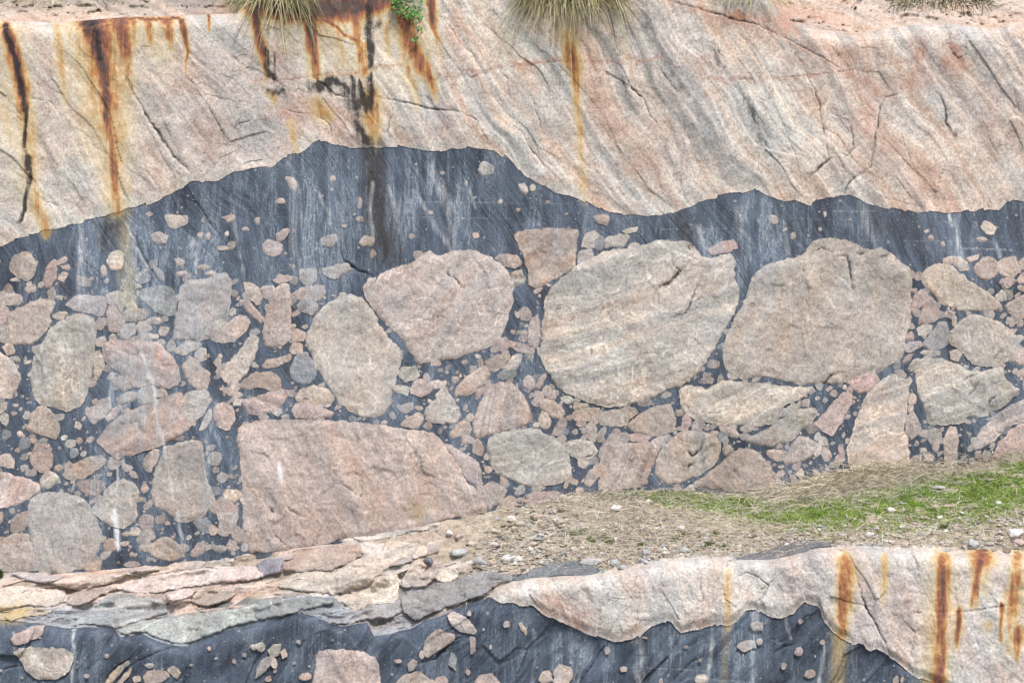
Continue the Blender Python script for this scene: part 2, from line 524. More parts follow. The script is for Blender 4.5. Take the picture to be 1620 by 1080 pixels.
BLACK = """
9,44,5,.95 17,70,5,.95 26,105,5,.95 33,135,5,.95 38,162,5,.95 41,185,4,.9 39,205,3,.8 38,222,5,.8 41,240,3,.6 44,250,6,.95 47,272,5,.95 43,300,4,.9 38,335,4,.8 30,352,3,.5
140,40,14,.6 152,62,9,.75 158,95,4,.6
420,80,5,.8 424,110,5,.85 428,122,5,.8
433,88,3,.6 434,125,3,.6
425,145,7,.5 448,146,6,.55 450,160,4,.3
494,70,4,.5 498,100,3,.4
582,12,9,.6 584,45,8,.7 586,80,7,.9 586,106,6,.8
600,36,6,.5 596,42,5,.4
496,136,10,.9 512,132,10,.9 530,128,8,.85 545,136,6,.8 552,146,5,.8
520,142,6,.6 524,150,4,.4
545,150,10,.4 560,190,12,.45 575,225,10,.4
558,124,4,.8 561,160,6,.9 568,165,12,.95
570,128,3,.8 575,165,10,.95
584,120,6,.8 586,150,9,.95 580,165,14,.98 578,172,8,.8
562,170,9,.8 565,195,8,.6 572,208,7,.8 582,226,8,.8 592,238,6,.6
590,240,18,.75 592,300,22,.75 600,360,26,.65 612,400,26,.5
200,125,5,.5 212,150,4,.4
1180,150,7,.3 1192,185,9,.4 1204,220,8,.35 1215,250,5,.25
1130,68,5,.5 1138,105,4,.4
1020,40,12,.25 1060,110,9,.3 1090,150,6,.3
1498,200,6,.5 1510,215,6,.4
1075,345,14,.5 1085,365,18,.6 1095,380,14,.4
1390,352,40,.35 1440,360,30,.3
175,360,24,.5 165,385,22,.4
"""
LIME = """
180,806,4,.9 184,830,5,1 187,868,4,1
441,732,4,.9 444,750,4,1 446,762,2,.6
281,812,3,.7 284,840,3,.7 290,862,4,.4
217,540,4,.4 232,580,4,.4 244,612,4,.55 248,650,3,.6 256,690,3,.55 265,740,3,.5 275,790,3,.3
178,560,4,.2 177,610,3,.4 173,660,3,.45
186,720,3,.4 186,770,3,.45 172,785,3,.3
117,760,2,.8 113,778,2,.8
128,350,6,.35 126,420,7,.4 127,480,5,.3
200,350,3,.2 225,410,4,.3 250,440,4,.15
365,310,4,.25 378,400,4,.25 392,460,3,.15
305,380,6,.35 312,440,6,.25
465,290,8,.3 464,360,8,.35 470,440,7,.3
500,300,4,.35 520,340,5,.3 525,380,4,.15
590,290,4,.35 586,330,4,.35 590,380,3,.3
612,295,5,.4 625,325,5,.35 636,380,4,.25
655,300,4,.35 690,360,5,.3 720,400,6,.25
680,260,7,.3 710,330,10,.3 715,390,8,.2
738,280,3,.25 752,330,3,.25
1075,345,2,.1 1105,360,6,.3 1120,410,6,.3
1170,330,8,.25 1175,400,10,.25 1172,450,8,.2
1238,350,6,.3 1246,400,5,.25
1362,320,8,.3 1378,370,7,.3 1384,390,4,.2
1502,340,4,.5 1512,365,5,.5 1518,400,5,.4 1522,418,4,.2
1572,380,4,.3 1582,405,4,.3
1128,985,4,.45 1126,1020,4,.5 1118,1080,5,.45
845,1000,5,.3 848,1030,3,.2 842,1085,4,.3
886,1000,3,.3 888,1050,3,.4
1195,962,7,.4 1190,1020,5,.35 1192,1085,6,.25
1010,1010,10,.25 1012,1085,9,.3
920,1020,8,.2 912,1085,7,.25
1244,978,3,.4 1250,1010,3,.4
1310,1000,3,.4 1300,1050,5,.35 1295,1085,4,.3
117,992,3,.6 117,1030,3,.55 115,1080,3,.4
22,1002,3,.4 24,1030,3,.3
480,320,1.3,.35 600,318,1,.2
660,319,1.2,.55 810,321,1.2,.5
665,344,1,.35 810,346,1,.35
210,388,1.2,.5 300,392,1.2,.4
465,393,1.2,.5 515,393,1.2,.5
300,316,1,.4 405,318,1,.3
810,322,1,.35 905,322,1,.35
1045,363,1,.45 1170,361,1,.3
1318,334,1.2,.5 1385,334,1.2,.4
1240,345,1,.35 1340,348,1,.25
1350,380,1,.35 1600,383,1,.35
1520,393,1.5,.5 1600,395,1.5,.5
980,1054,1.3,.5 1118,1060,1.3,.4
1290,1056,1.2,.4 1370,1058,1.2,.3
430,732,1,.25 520,733,1,.25
"""
# cracks: half width px, depth m : points
CRACKS = """
1.3,.012:1165,915 1180,905 1200,912 1215,925 1205,945 1190,962 1180,975
1.2,.01:1170,930 1185,935 1195,950
1.2,.01:1185,905 1188,925 1178,945
1.1,.008:60,120 80,140 100,150 125,175
1.1,.008:110,200 140,215 150,235 190,250
1.1,.008:5,170 30,185 55,215
1.1,.009:300,290 330,272 350,250 372,240 365,215
1.0,.008:300,150 330,150 360,158 400,165
1.0,.008:440,170 470,178 495,183
1.2,.01:690,20 715,45 735,75 760,95
1.0,.008:700,40 690,70 705,95
1.0,.008:1180,70 1200,95 1210,120
1.0,.008:1330,60 1360,75 1400,78
1.0,.008:1440,60 1460,85 1455,120
1.2,.011:1500,75 1515,92 1530,85
1.0,.008:1560,60 1590,75 1620,72
1.0,.008:1290,200 1310,205 1330,218
2.2,.03:212,150 222,165 228,178 240,195 258,222 270,240 285,258 298,270
1.2,.012:300,125 335,178 352,210 355,250
1.2,.01:370,205 380,195 400,190
1.2,.01:45,157 80,160 104,180
1.0,.01:50,300 75,320 100,328
1.0,.006:406,128 440,128 490,122 540,113 570,112
1.5,.016:490,118 500,125 530,150 560,155
1.2,.014:500,182 522,198 527,225
1.6,.016:598,155 640,162 680,172 720,175 730,180
1.5,.015:620,165 622,180 614,195 613,208 623,230
1.2,.012:728,177 755,190 765,210 775,230
1.2,.012:790,112 803,125 805,150
1.0,.005:690,120 780,110 880,97 960,98 1040,92
1.0,.005:1100,125 1215,125 1320,115 1440,98
1.2,.01:400,30 440,32 480,32 500,26 520,30
1.6,.015:1050,0 1100,12 1150,28 1200,40 1225,52 1250,70
1.4,.014:965,90 985,110 1000,140 1020,160 1030,185 1055,215
1.2,.01:820,200 840,235 870,275
1.2,.012:840,150 860,215 
1.0,.008:930,170 960,210 990,250 1005,265
1.5,.014:1035,95 1060,130 1075,150
1.6,.014:1262,90 1275,115 1290,145 1297,170 1305,210 1310,245 1318,260
2.2,.03:1317,250 1305,258 1295,268 1280,282
1.5,.014:1315,180 1340,190 1350,215 1350,235 1340,248 1320,235
1.4,.014:1230,55 1280,80 1300,90 1330,110
2.0,.02:1425,148 1400,155 1392,175 1385,220 1378,262 1365,275 1350,285
2.0,.022:1480,140 1495,170 1497,195 1510,222
1.4,.012:1604,135 1608,160 1615,190
1.8,.02:1365,270 1350,283 1338,298 1338,308
1.0,.009:1388,310 1420,318 1460,328 1500,333
1.5,.012:1130,60 1140,85 1155,110
1.2,.01:1150,120 1180,160 1210,225 1225,260
1.2,.01:1215,140 1240,200 1260,250 1268,300
1.0,.008:1420,200 1440,250 1460,300
1.0,.008:1540,150 1570,230 1600,280
1.8,.02:538,395 545,412 565,428 590,437
1.5,.016:197,345 215,380 225,405 245,435 255,455
1.2,.01:280,310 312,320 330,350 350,375 365,400
2.0,.02:1062,402 1066,420 1077,428 1063,445 1045,460
2.2,.022:1100,410 1078,425 1060,445 1045,452 1035,465 1032,480
1.4,.014:1120,415 1110,440 1100,460 1090,485 1075,510 1060,530
1.2,.01:1060,535 1063,560 1070,595
1.0,.009:925,500 940,490 955,478 975,465
1.0,.009:890,512 905,505 912,495
1.0,.009:930,540 935,555 938,570
1.2,.012:1083,385 1095,402
2.2,.022:1327,404 1340,404 1345,425 1347,450 1350,470
1.6,.016:1285,400 1300,392 1320,400
1.8,.018:1350,400 1365,402 1372,395
1.8,.018:1390,408 1405,402
1.0,.009:1335,525 1345,532
1.0,.01:1270,402 1272,430 1262,460
2.2,.024:1330,590 1315,594 1305,605 1290,615 1275,625
2.0,.02:1590,555 1580,558 1570,572
1.8,.018:1520,605 1530,597 1552,590
2.0,.02:1550,603 1540,615 1530,628
1.5,.014:1562,650 1568,630 1590,620
1.3,.012:1465,648 1475,640
1.8,.018:1560,705 1580,685 1600,670 1620,665
1.6,.016:1225,665 1240,645 1270,630
2.0,.02:1110,682 1112,700 1108,712 1095,720 1088,715 1085,708
1.8,.018:1105,730 1092,735 1083,748
1.2,.012:1120,720 1105,735
1.2,.01:1055,735 1060,728
1.6,.018:915,728 935,720 942,715
1.0,.009:990,708 998,705
1.6,.014:600,425 598,440 575,465
1.5,.02:697,425 712,435 725,445 732,458
1.0,.01:660,510 700,500 720,515
1.2,.014:575,740 573,770 572,790
1.2,.012:660,770 680,763 690,770
1.4,.016:530,750 540,765 555,775 570,785
1.5,.02:450,795 460,808 475,815 490,820
1.5,.02:425,800 435,812
1.4,.014:430,840 445,855 460,870
1.2,.01:640,690 655,715 665,735
1.2,.01:720,745 740,760
1.3,.014:760,765 766,790 772,805
1.5,.018:1352,900 1358,925 1370,960 1385,985 1400,1015 1405,1035
1.2,.012:1465,965 1520,968 1570,960 1620,955
1.0,.009:1440,970 1465,967
1.0,.01:1595,890 1598,905
1.2,.012:1220,1010 1240,1015 1275,975 1295,968
1.6,.018:1222,1035 1240,1022 1260,1018
1.6,.016:660,1050 690,1040 720,1010 730,1008
1.6,.016:1060,1080 1090,1050 1115,1035
1.5,.014:0,1060 20,1055 40,1050
1.6,.014:470,975 500,970 520,960
1.4,.012:190,1060 230,1040 270,1022 300,1018
1.2,.012:1105,893 1108,920 1112,950 1108,960
"""
# warm reddish patches in the pale rock  u,v,ru,rv,strength
REDS = [(1175,28,55,16,.75),(1240,40,22,22,.7),(1455,92,16,28,.75),(1440,130,40,18,.5),(1385,150,40,22,.5),(1510,98,20,24,.9),(1370,200,22,40,.5),
 (1340,90,60,26,.3),(940,150,18,40,.3),(960,170,25,25,.28),(330,210,30,40,.3),(320,240,35,14,.3),(460,180,40,26,.45),(540,190,30,26,.5),(560,215,25,15,.35),
 (720,60,18,40,.3),(760,75,20,40,.3),(740,95,40,8,.3),(1000,262,40,16,.3),(860,290,30,10,.35),(1400,240,30,60,.35),(1480,280,60,30,.3),(1565,210,14,50,.35),
 (1300,160,24,30,.35),(1330,230,18,20,.3),(450,90,22,26,.35),(300,140,40,20,.2),(500,820,70,40,.5),(620,790,60,36,.4),(460,760,50,50,.25),(560,740,40,40,.2),
 (870,960,30,20,.35),(910,980,25,18,.4),(1030,930,40,20,.25),(1440,940,40,30,.3),(1460,1010,50,30,.25),(1110,985,14,12,.6),(1000,1000,20,10,.4),(1180,940,14,14,.3),
 (80,110,30,40,.25),(130,180,30,30,.25),(60,230,30,40,.2),(240,300,40,12,.2),(1200,60,40,26,.35),(1120,100,30,20,.3),(650,220,30,16,.25),(700,200,40,20,.2),(1250,100,30,16,.25)]
# grey patches
GREYS = [(410,210,45,35,.7),(460,110,30,20,.5),(520,80,26,26,.35),(640,60,26,40,.4),(840,170,22,60,.55),(880,200,20,60,.5),(1090,140,16,30,.5),(1130,210,22,70,.3),
 (1195,200,16,60,.6),(1240,210,16,70,.5),(1480,170,14,30,.6),(1560,130,20,40,.4),(1590,200,16,60,.45),(1230,270,20,40,.4),(1010,60,26,30,.4),(750,140,16,40,.55),(760,180,14,40,.6),
 (690,190,60,20,.35),(105,300,26,16,.5),(20,250,20,25,.5),(250,230,16,26,.4),(230,90,10,30,.3),(960,260,20,60,.3),(1050,290,30,40,.3),(370,50,40,22,.3),(900,940,10,30,.45),(1060,930,40,30,.4),
 (1390,990,30,30,.35),(1300,1000,20,16,.3),(960,960,50,20,.3),(1250,920,40,16,.3)]
SEAMS = """
405,129,4,.75 490,122,4,.8 540,118,4,.8 570,116,4,.8 610,106,3,.9 640,102,3,.8
690,120,4,.7 770,110,3,.8 830,101,4,.9 880,95,4,.9 960,98,3,.6 1040,91,4,.8
1100,123,4,.6 1140,128,5,.85 1215,124,3,.75 1320,115,3,.8 1400,104,3,.7 1440,98,3,.5
826,108,10,.8 838,112,7,.6
1050,2,5,.6 1100,14,7,.8 1150,30,9,.9 1200,42,9,.9 1235,58,7,.8 1260,75,5,.6 1300,95,5,.7 1345,118,8,.7 1390,140,10,.8
1225,40,14,.7 1260,52,10,.7
1430,135,12,.7 1400,145,10,.8 1385,165,6,.5 1378,230,6,.5 1368,270,6,.4
1450,70,10,.6 1456,110,10,.8 1440,130,8,.7
1500,80,8,.7 1512,100,9,.9 1520,125,7,.6
940,130,9,.45 950,160,12,.5 975,180,9,.4
720,20,6,.5 745,60,6,.55 775,90,6,.45 810,110,4,.3
"""

# ------------------------------------------------------------------ numeric helpers
rng = np.random.default_rng(7)
random.seed(7)

def _hash(ix, iy, seed):
    h = (ix.astype(np.int64) * 374761393 + iy.astype(np.int64) * 668265263 + seed * 1442695041) & 0x7fffffff
    h = ((h ^ (h >> 13)) * 1274126177) & 0x7fffffff
    h = ((h ^ (h >> 16)) * 2246822519) & 0x7fffffff
    return (h & 0xffff) / 65535.0

def vnoise(x, y, seed=0):
    ix, iy = np.floor(x), np.floor(y)
    fx, fy = x - ix, y - iy
    fx = fx * fx * fx * (fx * (fx * 6 - 15) + 10)
    fy = fy * fy * fy * (fy * (fy * 6 - 15) + 10)
    a, b = _hash(ix, iy, seed), _hash(ix + 1, iy, seed)
    c, e = _hash(ix, iy + 1, seed), _hash(ix + 1, iy + 1, seed)
    return (a + (b - a) * fx) * (1 - fy) + (c + (e - c) * fx) * fy

def fbm(x, y, seed=0, octs=4, gain=.5):
    """roughly -1..1"""
    x = np.asarray(x, float); y = np.asarray(y, float)
    s = 0; a = 1; t = 0
    for o in range(octs):
        s = s + a * (vnoise(x, y, seed + o * 17) * 2 - 1)
        t += a; a *= gain
        x = x * 2.03 + 11.3; y = y * 2.03 + 5.7
    return s / t

def facet(x, y, seed=0, slope=1.0):
    """broken planes: every cell of a random mosaic is a plane with its own tilt and height (about -1..1)"""
    x = np.asarray(x, float); y = np.asarray(y, float)
    ix, iy = np.floor(x), np.floor(y)
    best = np.full(x.shape, 1e9); out = np.zeros(x.shape)
    for dx in (-1, 0, 1):
        for dy in (-1, 0, 1):
            cx, cy = ix + dx, iy + dy
            px = cx + .1 + .8 * _hash(cx, cy, seed); py = cy + .1 + .8 * _hash(cx, cy, seed + 1)
            q = (x - px) ** 2 + (y - py) ** 2
            t = (_hash(cx, cy, seed + 2) - .5) * 2 * (x - px) + (_hash(cx, cy, seed + 3) - .5) * 2 * (y - py)
            val = slope * t + (_hash(cx, cy, seed + 4) - .5)
            k = q < best
            best = np.where(k, q, best); out = np.where(k, val, out)
    return out

def curve(pts):
    a = np.array(pts, float)
    return lambda u: np.interp(u, a[:, 0], a[:, 1])

def sstep(a, b, x):
    t = np.clip((x - a) / (b - a), 0, 1)
    return t * t * (3 - 2 * t)

def P(u, v, y):
    """a spot of the face (photo units) standing at depth y -> metres"""
    k = (CAM_D + y) / CAM_D
    return np.stack([(u - 810) * S * k, y + 0 * u, CAM_Z + (540 - v) * S * k], -1)

rim, bound, foot, lip, bound2 = curve(RIM), curve(BOUND), curve(FOOT), curve(LIP), curve(BOUND2)

# ------------------------------------------------------------------ depth of the surfaces
def wall_y(u, v):
    z = (540 - v) * S
    return .10 * z + .07 * fbm(u / 330, v / 260, 3, 3) + .022 * fbm(u / 95, v / 85, 5, 3)

def lip_y(u):
    return np.interp(u, [-300, 400, 760, 1000, 1900], [-.85, -.95, -1.1, -1.2, -1.25]) + .05 * fbm(u / 140, u * 0 + 2, 9, 3)

def lower_face(u, v):
    ac, al = fol(u, v, 126, 1.2)
    return lower_y(u, v) + (.03 * fbm(ac * 4.5, al * .8, 133, 4) + .035 * facet(ac * 2.6 + .3, al * .9, 137)) * sstep(0, 14, v - lip(u)) * sstep(-10, 26, v - bound2(u))

def ledge_y(u, v):
    f, l = foot(u), lip(u)
    t = np.clip((v - f) / (l - f), -.2, 1.1)
    yf = wall_y(u, f) + .03
    rock = sstep(760, 640, u)
    step = .10 * rock * (fbm(u / 120 + 3, t * 4.5 + u / 260, 21, 2))
    return yf + (ledge_end(u) - yf) * t + step * sstep(0, .15, t) * sstep(1.02, .8, t) + .03 * fbm(u / 28, v / 10, 23, 3)

def ledge_end(u): return lip_y(u) + .14 + .09 * sstep(740, 800, u)

def lower_y(u, v):
    l = lip(u)
    dv = np.maximum(v - l, 0)
    right = sstep(740, 800, u)
    return (lip_y(u) + (.24 * right + .15 * (1 - right)) * np.exp(-dv / (6.0 + 1 * right)) - .22 * right * 0
            - .10 * dv * S + .05 * fbm(u / 210, v / 180, 31, 3) * sstep(0, 30, dv) + .018 * fbm(u / 70, v / 60, 33, 3) * sstep(0, 16, dv))

# ------------------------------------------------------------------ stains, streaks, cracks
def parse_runs(txt):
    out = []
    for ln in txt.strip().splitlines():
        out.append(np.array([[float(q) for q in p.split(',')] for p in ln.split()]))
    return out
RUNS = {'rust': parse_runs(RUST), 'black': parse_runs(BLACK), 'lime': parse_runs(LIME), 'seam': parse_runs(SEAMS)}
CRK = []
for ln in CRACKS.strip().splitlines():
    h, p = ln.split(':')
    w, dp = [float(q) for q in h.split(',')]
    CRK.append((w, dp, np.array([[float(q) for q in t.split(',')] for t in p.split()])))

def run_mask(u, v, runs, wob=2.5, widen=1.0):
    m = np.zeros(u.shape)
    uu = u + wob * fbm(u / 9, v / 26, 41, 3)
    vv = v + 1.5 * wob * fbm(u / 7, v / 40, 43, 2)
    for r in runs:
        W = r[:, 2].max() * 2.8 + 8
        s = np.nonzero((u > r[:, 0].min() - W) & (u < r[:, 0].max() + W) & (v > r[:, 1].min() - W) & (v < r[:, 1].max() + W))[0]
        if not len(s): continue
        a, b = uu[s], vv[s]
        thin = .55 if r[:, 2].max() < 1.6 else 1.0
        if thin < 1: a, b = u[s], v[s]
        best = np.zeros(len(s))
        for i in range(len(r) - 1):
            x0, y0, w0, k0 = r[i]; x1, y1, w1, k1 = r[i + 1]
            dx, dy = x1 - x0, y1 - y0
            t = np.clip(((a - x0) * dx + (b - y0) * dy) / (dx * dx + dy * dy + 1e-6), 0, 1)
            dd = np.hypot(a - x0 - dx * t, b - y0 - dy * t)
            w = (w0 + (w1 - w0) * t) * widen
            best = np.maximum(best, (k0 + (k1 - k0) * t) * np.exp(-1.1 * (dd / w) ** 2))
        m[s] = np.maximum(m[s], best * thin)
    return m

def crack_mask(u, v):
    """(depth in metres, 0..1 dirt)"""
    dep = np.zeros(u.shape); dirt_shade = np.zeros(u.shape)
    uu = u + 2.2 * fbm(u / 8, v / 8, 51, 3); vv = v + 2.2 * fbm(u / 8, v / 8, 53, 3)
    for w, dp, r in CRK:
        W = 12
        s = np.nonzero((u > r[:, 0].min() - W) & (u < r[:, 0].max() + W) & (v > r[:, 1].min() - W) & (v < r[:, 1].max() + W))[0]
        if not len(s): continue
        a, b = uu[s], vv[s]
        dd = np.full(len(s), 99.); tt = np.zeros(len(s)); n = len(r) - 1
        for i in range(n):
            x0, y0 = r[i]; dx, dy = r[i + 1] - r[i]
            t = np.clip(((a - x0) * dx + (b - y0) * dy) / (dx * dx + dy * dy + 1e-6), 0, 1)
            q = np.hypot(a - x0 - dx * t, b - y0 - dy * t)
            k = q < dd
            dd = np.where(k, q, dd); tt = np.where(k, (i + t) / n, tt)
        taper = .35 + .65 * np.sin(np.pi * np.clip(tt, .02, .98)) * (1 + .5 * fbm(a / 14, b / 14, 55, 2))
        g = np.exp(-(dd / (w * (.55 + .45 * taper))) ** 2) * taper
        dep[s] = np.maximum(dep[s], dp * g); dirt_shade[s] = np.maximum(dirt_shade[s], np.clip(g ** 1.6 * min(1, .3 + 30 * dp), 0, 1))
    return dep, dirt_shade

FILM = [(200, 440, 120, 140, .95), (330, 430, 70, 130, .8), (490, 370, 80, 150, 1.0), (690, 330, 90, 100, .9), (590, 330, 50, 100, .7), (880, 360, 70, 60, .75),
        (1180, 380, 80, 100, .95), (1110, 350, 26, 60, .5), (1370, 350, 24, 60, .7), (1515, 380, 20, 70, .7), (1290, 350, 60, 40, .35), (230, 620, 120, 140, .8), (320, 700, 60, 130, .8), (170, 780, 80, 110, .7),
        (820, 560, 30, 60, .75), (1250, 770, 60, 40, .45), (900, 1040, 120, 60, .7), (1190, 1020, 60, 80, .8), (1040, 1040, 100, 60, .7), (640, 620, 70, 60, .5), (60, 420, 60, 60, .25), (700, 600, 90, 40, .45),
        (130, 1050, 60, 40, .5), (1400, 1050, 60, 30, .45), (300, 540, 80, 80, .8), (1340, 690, 40, 60, .3), (1560, 400, 60, 40, .3), (420, 300, 60, 60, .5), (560, 600, 60, 90, .4)]
def weather(u, v):
    w = np.zeros(u.shape + (4,))
    w[:, 0] = run_mask(u, v, RUNS['rust'], 3, 1.22)
    w[:, 1] = run_mask(u, v, RUNS['black'], 4)
    w[:, 2] = run_mask(u, v, RUNS['lime'], 2)
    f = np.full(u.shape, .30)
    for a, b, ru, rv, k in FILM:
        f = np.maximum(f, k * np.exp(-((u - a) / ru) ** 2 - ((v - b) / rv) ** 2))
    w[:, 3] = f
    return w

def fol(u, v, ang=54, warp=1.0):
    a = R(ang)
    X, Y = u * S, v * S                     # v runs down
    al = X * math.cos(a) + Y * math.sin(a)
    ac = X * math.sin(a) - Y * math.cos(a)
    ac = ac + warp * (.16 * fbm(u / 260, v / 260, 61, 3) + .03 * fbm(u / 60, v / 60, 63, 2))
    return ac, al

# ------------------------------------------------------------------ mesh builders
def mk_mesh(name, co, faces, attrs=None, smooth=True):
    me = bpy.data.meshes.new(name)
    co = np.asarray(co, np.float32); faces = np.asarray(faces, np.int32)
    n, k = faces.shape
    me.vertices.add(len(co)); me.vertices.foreach_set('co', co.ravel())
    me.loops.add(n * k); me.loops.foreach_set('vertex_index', faces.ravel())
    me.polygons.add(n); me.polygons.foreach_set('loop_start', np.arange(0, n * k, k, dtype=np.int32))
    me.polygons.foreach_set('loop_total', np.full(n, k, np.int32))
    me.polygons.foreach_set('use_smooth', np.full(n, smooth, bool))
    for an, arr in (attrs or {}).items():
        arr = np.asarray(arr, np.float32)
        if arr.shape[1] == 4:
            me.attributes.new(an, 'FLOAT_COLOR', 'POINT').data.foreach_set('color', arr.ravel())
        else:
            me.attributes.new(an, 'FLOAT_VECTOR', 'POINT').data.foreach_set('vector', arr.ravel())
    me.update(); me.validate()
    return me

def link(name, me, mat=None, parent=None, label=None, cat=None, group=None, kind=None):
    o = bpy.data.objects.new(name, me)
    COL.objects.link(o)
    if mat and me: 
        if not me.materials: me.materials.append(mat)
    if parent:
        o.parent = parent
        o.matrix_parent_inverse = PINV[parent.name]
    if label: o['label'] = label
    if cat: o['category'] = cat
    if group: o['group'] = group
    if kind: o['kind'] = kind
    return o
PINV = {}
def root(name, loc, **kw):
    o = link(name, None, **kw)
    o.location = loc
    from mathutils import Matrix
    PINV[o.name] = Matrix.Translation(Vector(loc)).inverted()
    return o

def grid_faces(nr, nc):
    i = np.arange((nr - 1) * nc).reshape(nr - 1, nc)[:, :-1].ravel()
    return np.stack([i, i + nc, i + nc + 1, i + 1], -1)

def rgba(c):
    c = np.asarray(c, float)
    return np.concatenate([c, np.ones(c.shape[:-1] + (1,))], -1)

# ------------------------------------------------------------------ material kit
class NT:
    def __init__(s, name):
        s.m = bpy.data.materials.new(name); s.m.use_nodes = True
        s.t = s.m.node_tree; s.b = s.t.nodes['Principled BSDF']
    def n(s, typ, **kw):
        x = s.t.nodes.new(typ)
        for k, v in kw.items(): setattr(x, k, v)
        return x
    def put(s, sock, val):
        if val is None: return
        if hasattr(val, 'is_linked') or hasattr(val, 'links'): s.t.links.new(val, sock)
        else:
            if isinstance(val, (tuple, list)) and len(val) == 3 and sock.type == 'RGBA': val = tuple(val) + (1,)
            sock.default_value = val
    def attr(s, name, out='Color'):
        a = s.n('ShaderNodeAttribute', attribute_name=name)
        return a.outputs[out]
    def pos(s): return s.n('ShaderNodeNewGeometry').outputs['Position']
    def vmul(s, a, b):
        x = s.n('ShaderNodeVectorMath', operation='MULTIPLY'); s.put(x.inputs[0], a); s.put(x.inputs[1], b); return x.outputs[0]
    def noise(s, vec, scale=1.0, detail=4, rough=.55, dist=0.0):
        x = s.n('ShaderNodeTexNoise'); s.put(x.inputs['Vector'], vec)
        x.inputs['Scale'].default_value = scale; x.inputs['Detail'].default_value = detail
        x.inputs['Roughness'].default_value = rough; x.inputs['Distortion'].default_value = dist
        return x.outputs[0]
    def mr(s, val, a, b, c=0.0, e=1.0):
        x = s.n('ShaderNodeMapRange'); s.put(x.inputs[0], val)
        for i, q in enumerate((a, b, c, e)): x.inputs[i + 1].default_value = q
        return x.outputs[0]
    def math(s, op, a, b=None, clamp=False):
        x = s.n('ShaderNodeMath', operation=op); x.use_clamp = clamp
        s.put(x.inputs[0], a); s.put(x.inputs[1], b) if b is not None else None
        return x.outputs[0]
    def mul(s, a, b): return s.math('MULTIPLY', a, b)
    def mix(s, f, a, b, blend='MIX'):
        x = s.n('ShaderNodeMix', data_type='RGBA', blend_type=blend)
        s.put(x.inputs[0], f); s.put(x.inputs[6], a); s.put(x.inputs[7], b)
        return x.outputs[2]
    def ramp(s, f, stops):
        x = s.n('ShaderNodeValToRGB'); s.put(x.inputs[0], f)
        e = x.color_ramp.elements
        while len(e) < len(stops): e.new(.5)
        for k, (p, c) in zip(e, stops): k.position = p; k.color = tuple(c) + (1,)
        return x.outputs[0]
    def sep(s, c):
        x = s.n('ShaderNodeSeparateColor'); s.put(x.inputs[0], c); return x.outputs
    def bump(s, h, strength, dist):
        x = s.n('ShaderNodeBump'); x.inputs['Strength'].default_value = strength; x.inputs['Distance'].default_value = dist
        s.put(x.inputs['Height'], h); s.t.links.new(x.outputs[0], s.b.inputs['Normal'])
    def finish(s, col, rough=.85, spec=.25):
        s.put(s.b.inputs['Base Color'], col); s.put(s.b.inputs['Roughness'], rough); s.b.inputs['Specular IOR Level'].default_value = spec
        return s.m

def weathering(k, col, pos, veil1, veil2, veil3, amt, drip):
    """veils of dried water, rust, black wash (also painted shade) and lime, laid over a rock colour"""
    a = k.n('ShaderNodeAttribute', attribute_name='weather')
    r, b, l = k.sep(a.outputs['Color'])[:3]
    f = a.outputs['Alpha']
    stv = k.noise(k.vmul(pos, (5.5, 5.5, .45)), 1, 7, .76, .3)
    st2 = k.noise(k.vmul(pos, (28, 28, 1.5)), 1, 5, .68, .35)
    mo = k.noise(pos, 14, 4, .7)
    if amt:
        col = k.mix(k.mul(k.mr(stv, .38, .57), k.mul(f, amt)), col, veil1)
        col = k.mix(k.mul(k.mul(k.mr(st2, .44, .62), k.mr(stv, .46, .60, 0, .5)), k.mul(f, amt)), col, veil2)
        d_a = k.mr(k.math('ABSOLUTE', k.math('SUBTRACT', st2, .56)), .0, .022, 1, 0)
        d_b = k.mr(k.math('ABSOLUTE', k.math('SUBTRACT', stv, .545)), .0, .011, 1, 0)
        dr = k.math('MAXIMUM', k.mul(d_a, k.mr(stv, .48, .60, 0, .6)), k.mul(d_b, k.mr(mo, .32, .46)))
        col = k.mix(k.mul(dr, k.mul(f, drip)), col, veil3)
    # rust
    rr = k.mul(r, k.mr(st2, .28, .72, .5, 1.45))
    rr = k.mul(rr, k.mr(mo, .3, .7, .78, 1.18))
    rc = k.ramp(rr, [(.0, (.54, .43, .19)), (.2, (.48, .335, .09)), (.36, (.385, .205, .05)), (.50, (.27, .10, .032)), (.66, (.15, .045, .024)), (.88, (.045, .022, .019))])
    col = k.mix(k.mr(rr, .02, .42, 0, .9), col, rc)
    # black
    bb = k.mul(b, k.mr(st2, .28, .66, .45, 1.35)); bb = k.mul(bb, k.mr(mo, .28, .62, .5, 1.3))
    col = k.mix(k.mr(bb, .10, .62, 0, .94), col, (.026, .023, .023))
    # lime
    ll = k.mul(l, k.mr(st2, .36, .60, .1, 1.15)); ll = k.mul(ll, k.mr(mo, .3, .6, .55, 1.2)); ll = k.math('MAXIMUM', ll, k.mr(l, .55, .85))
    col = k.mix(k.mr(ll, .04, .8, 0, .95), col, (.58, .59, .58))
    return col, st2

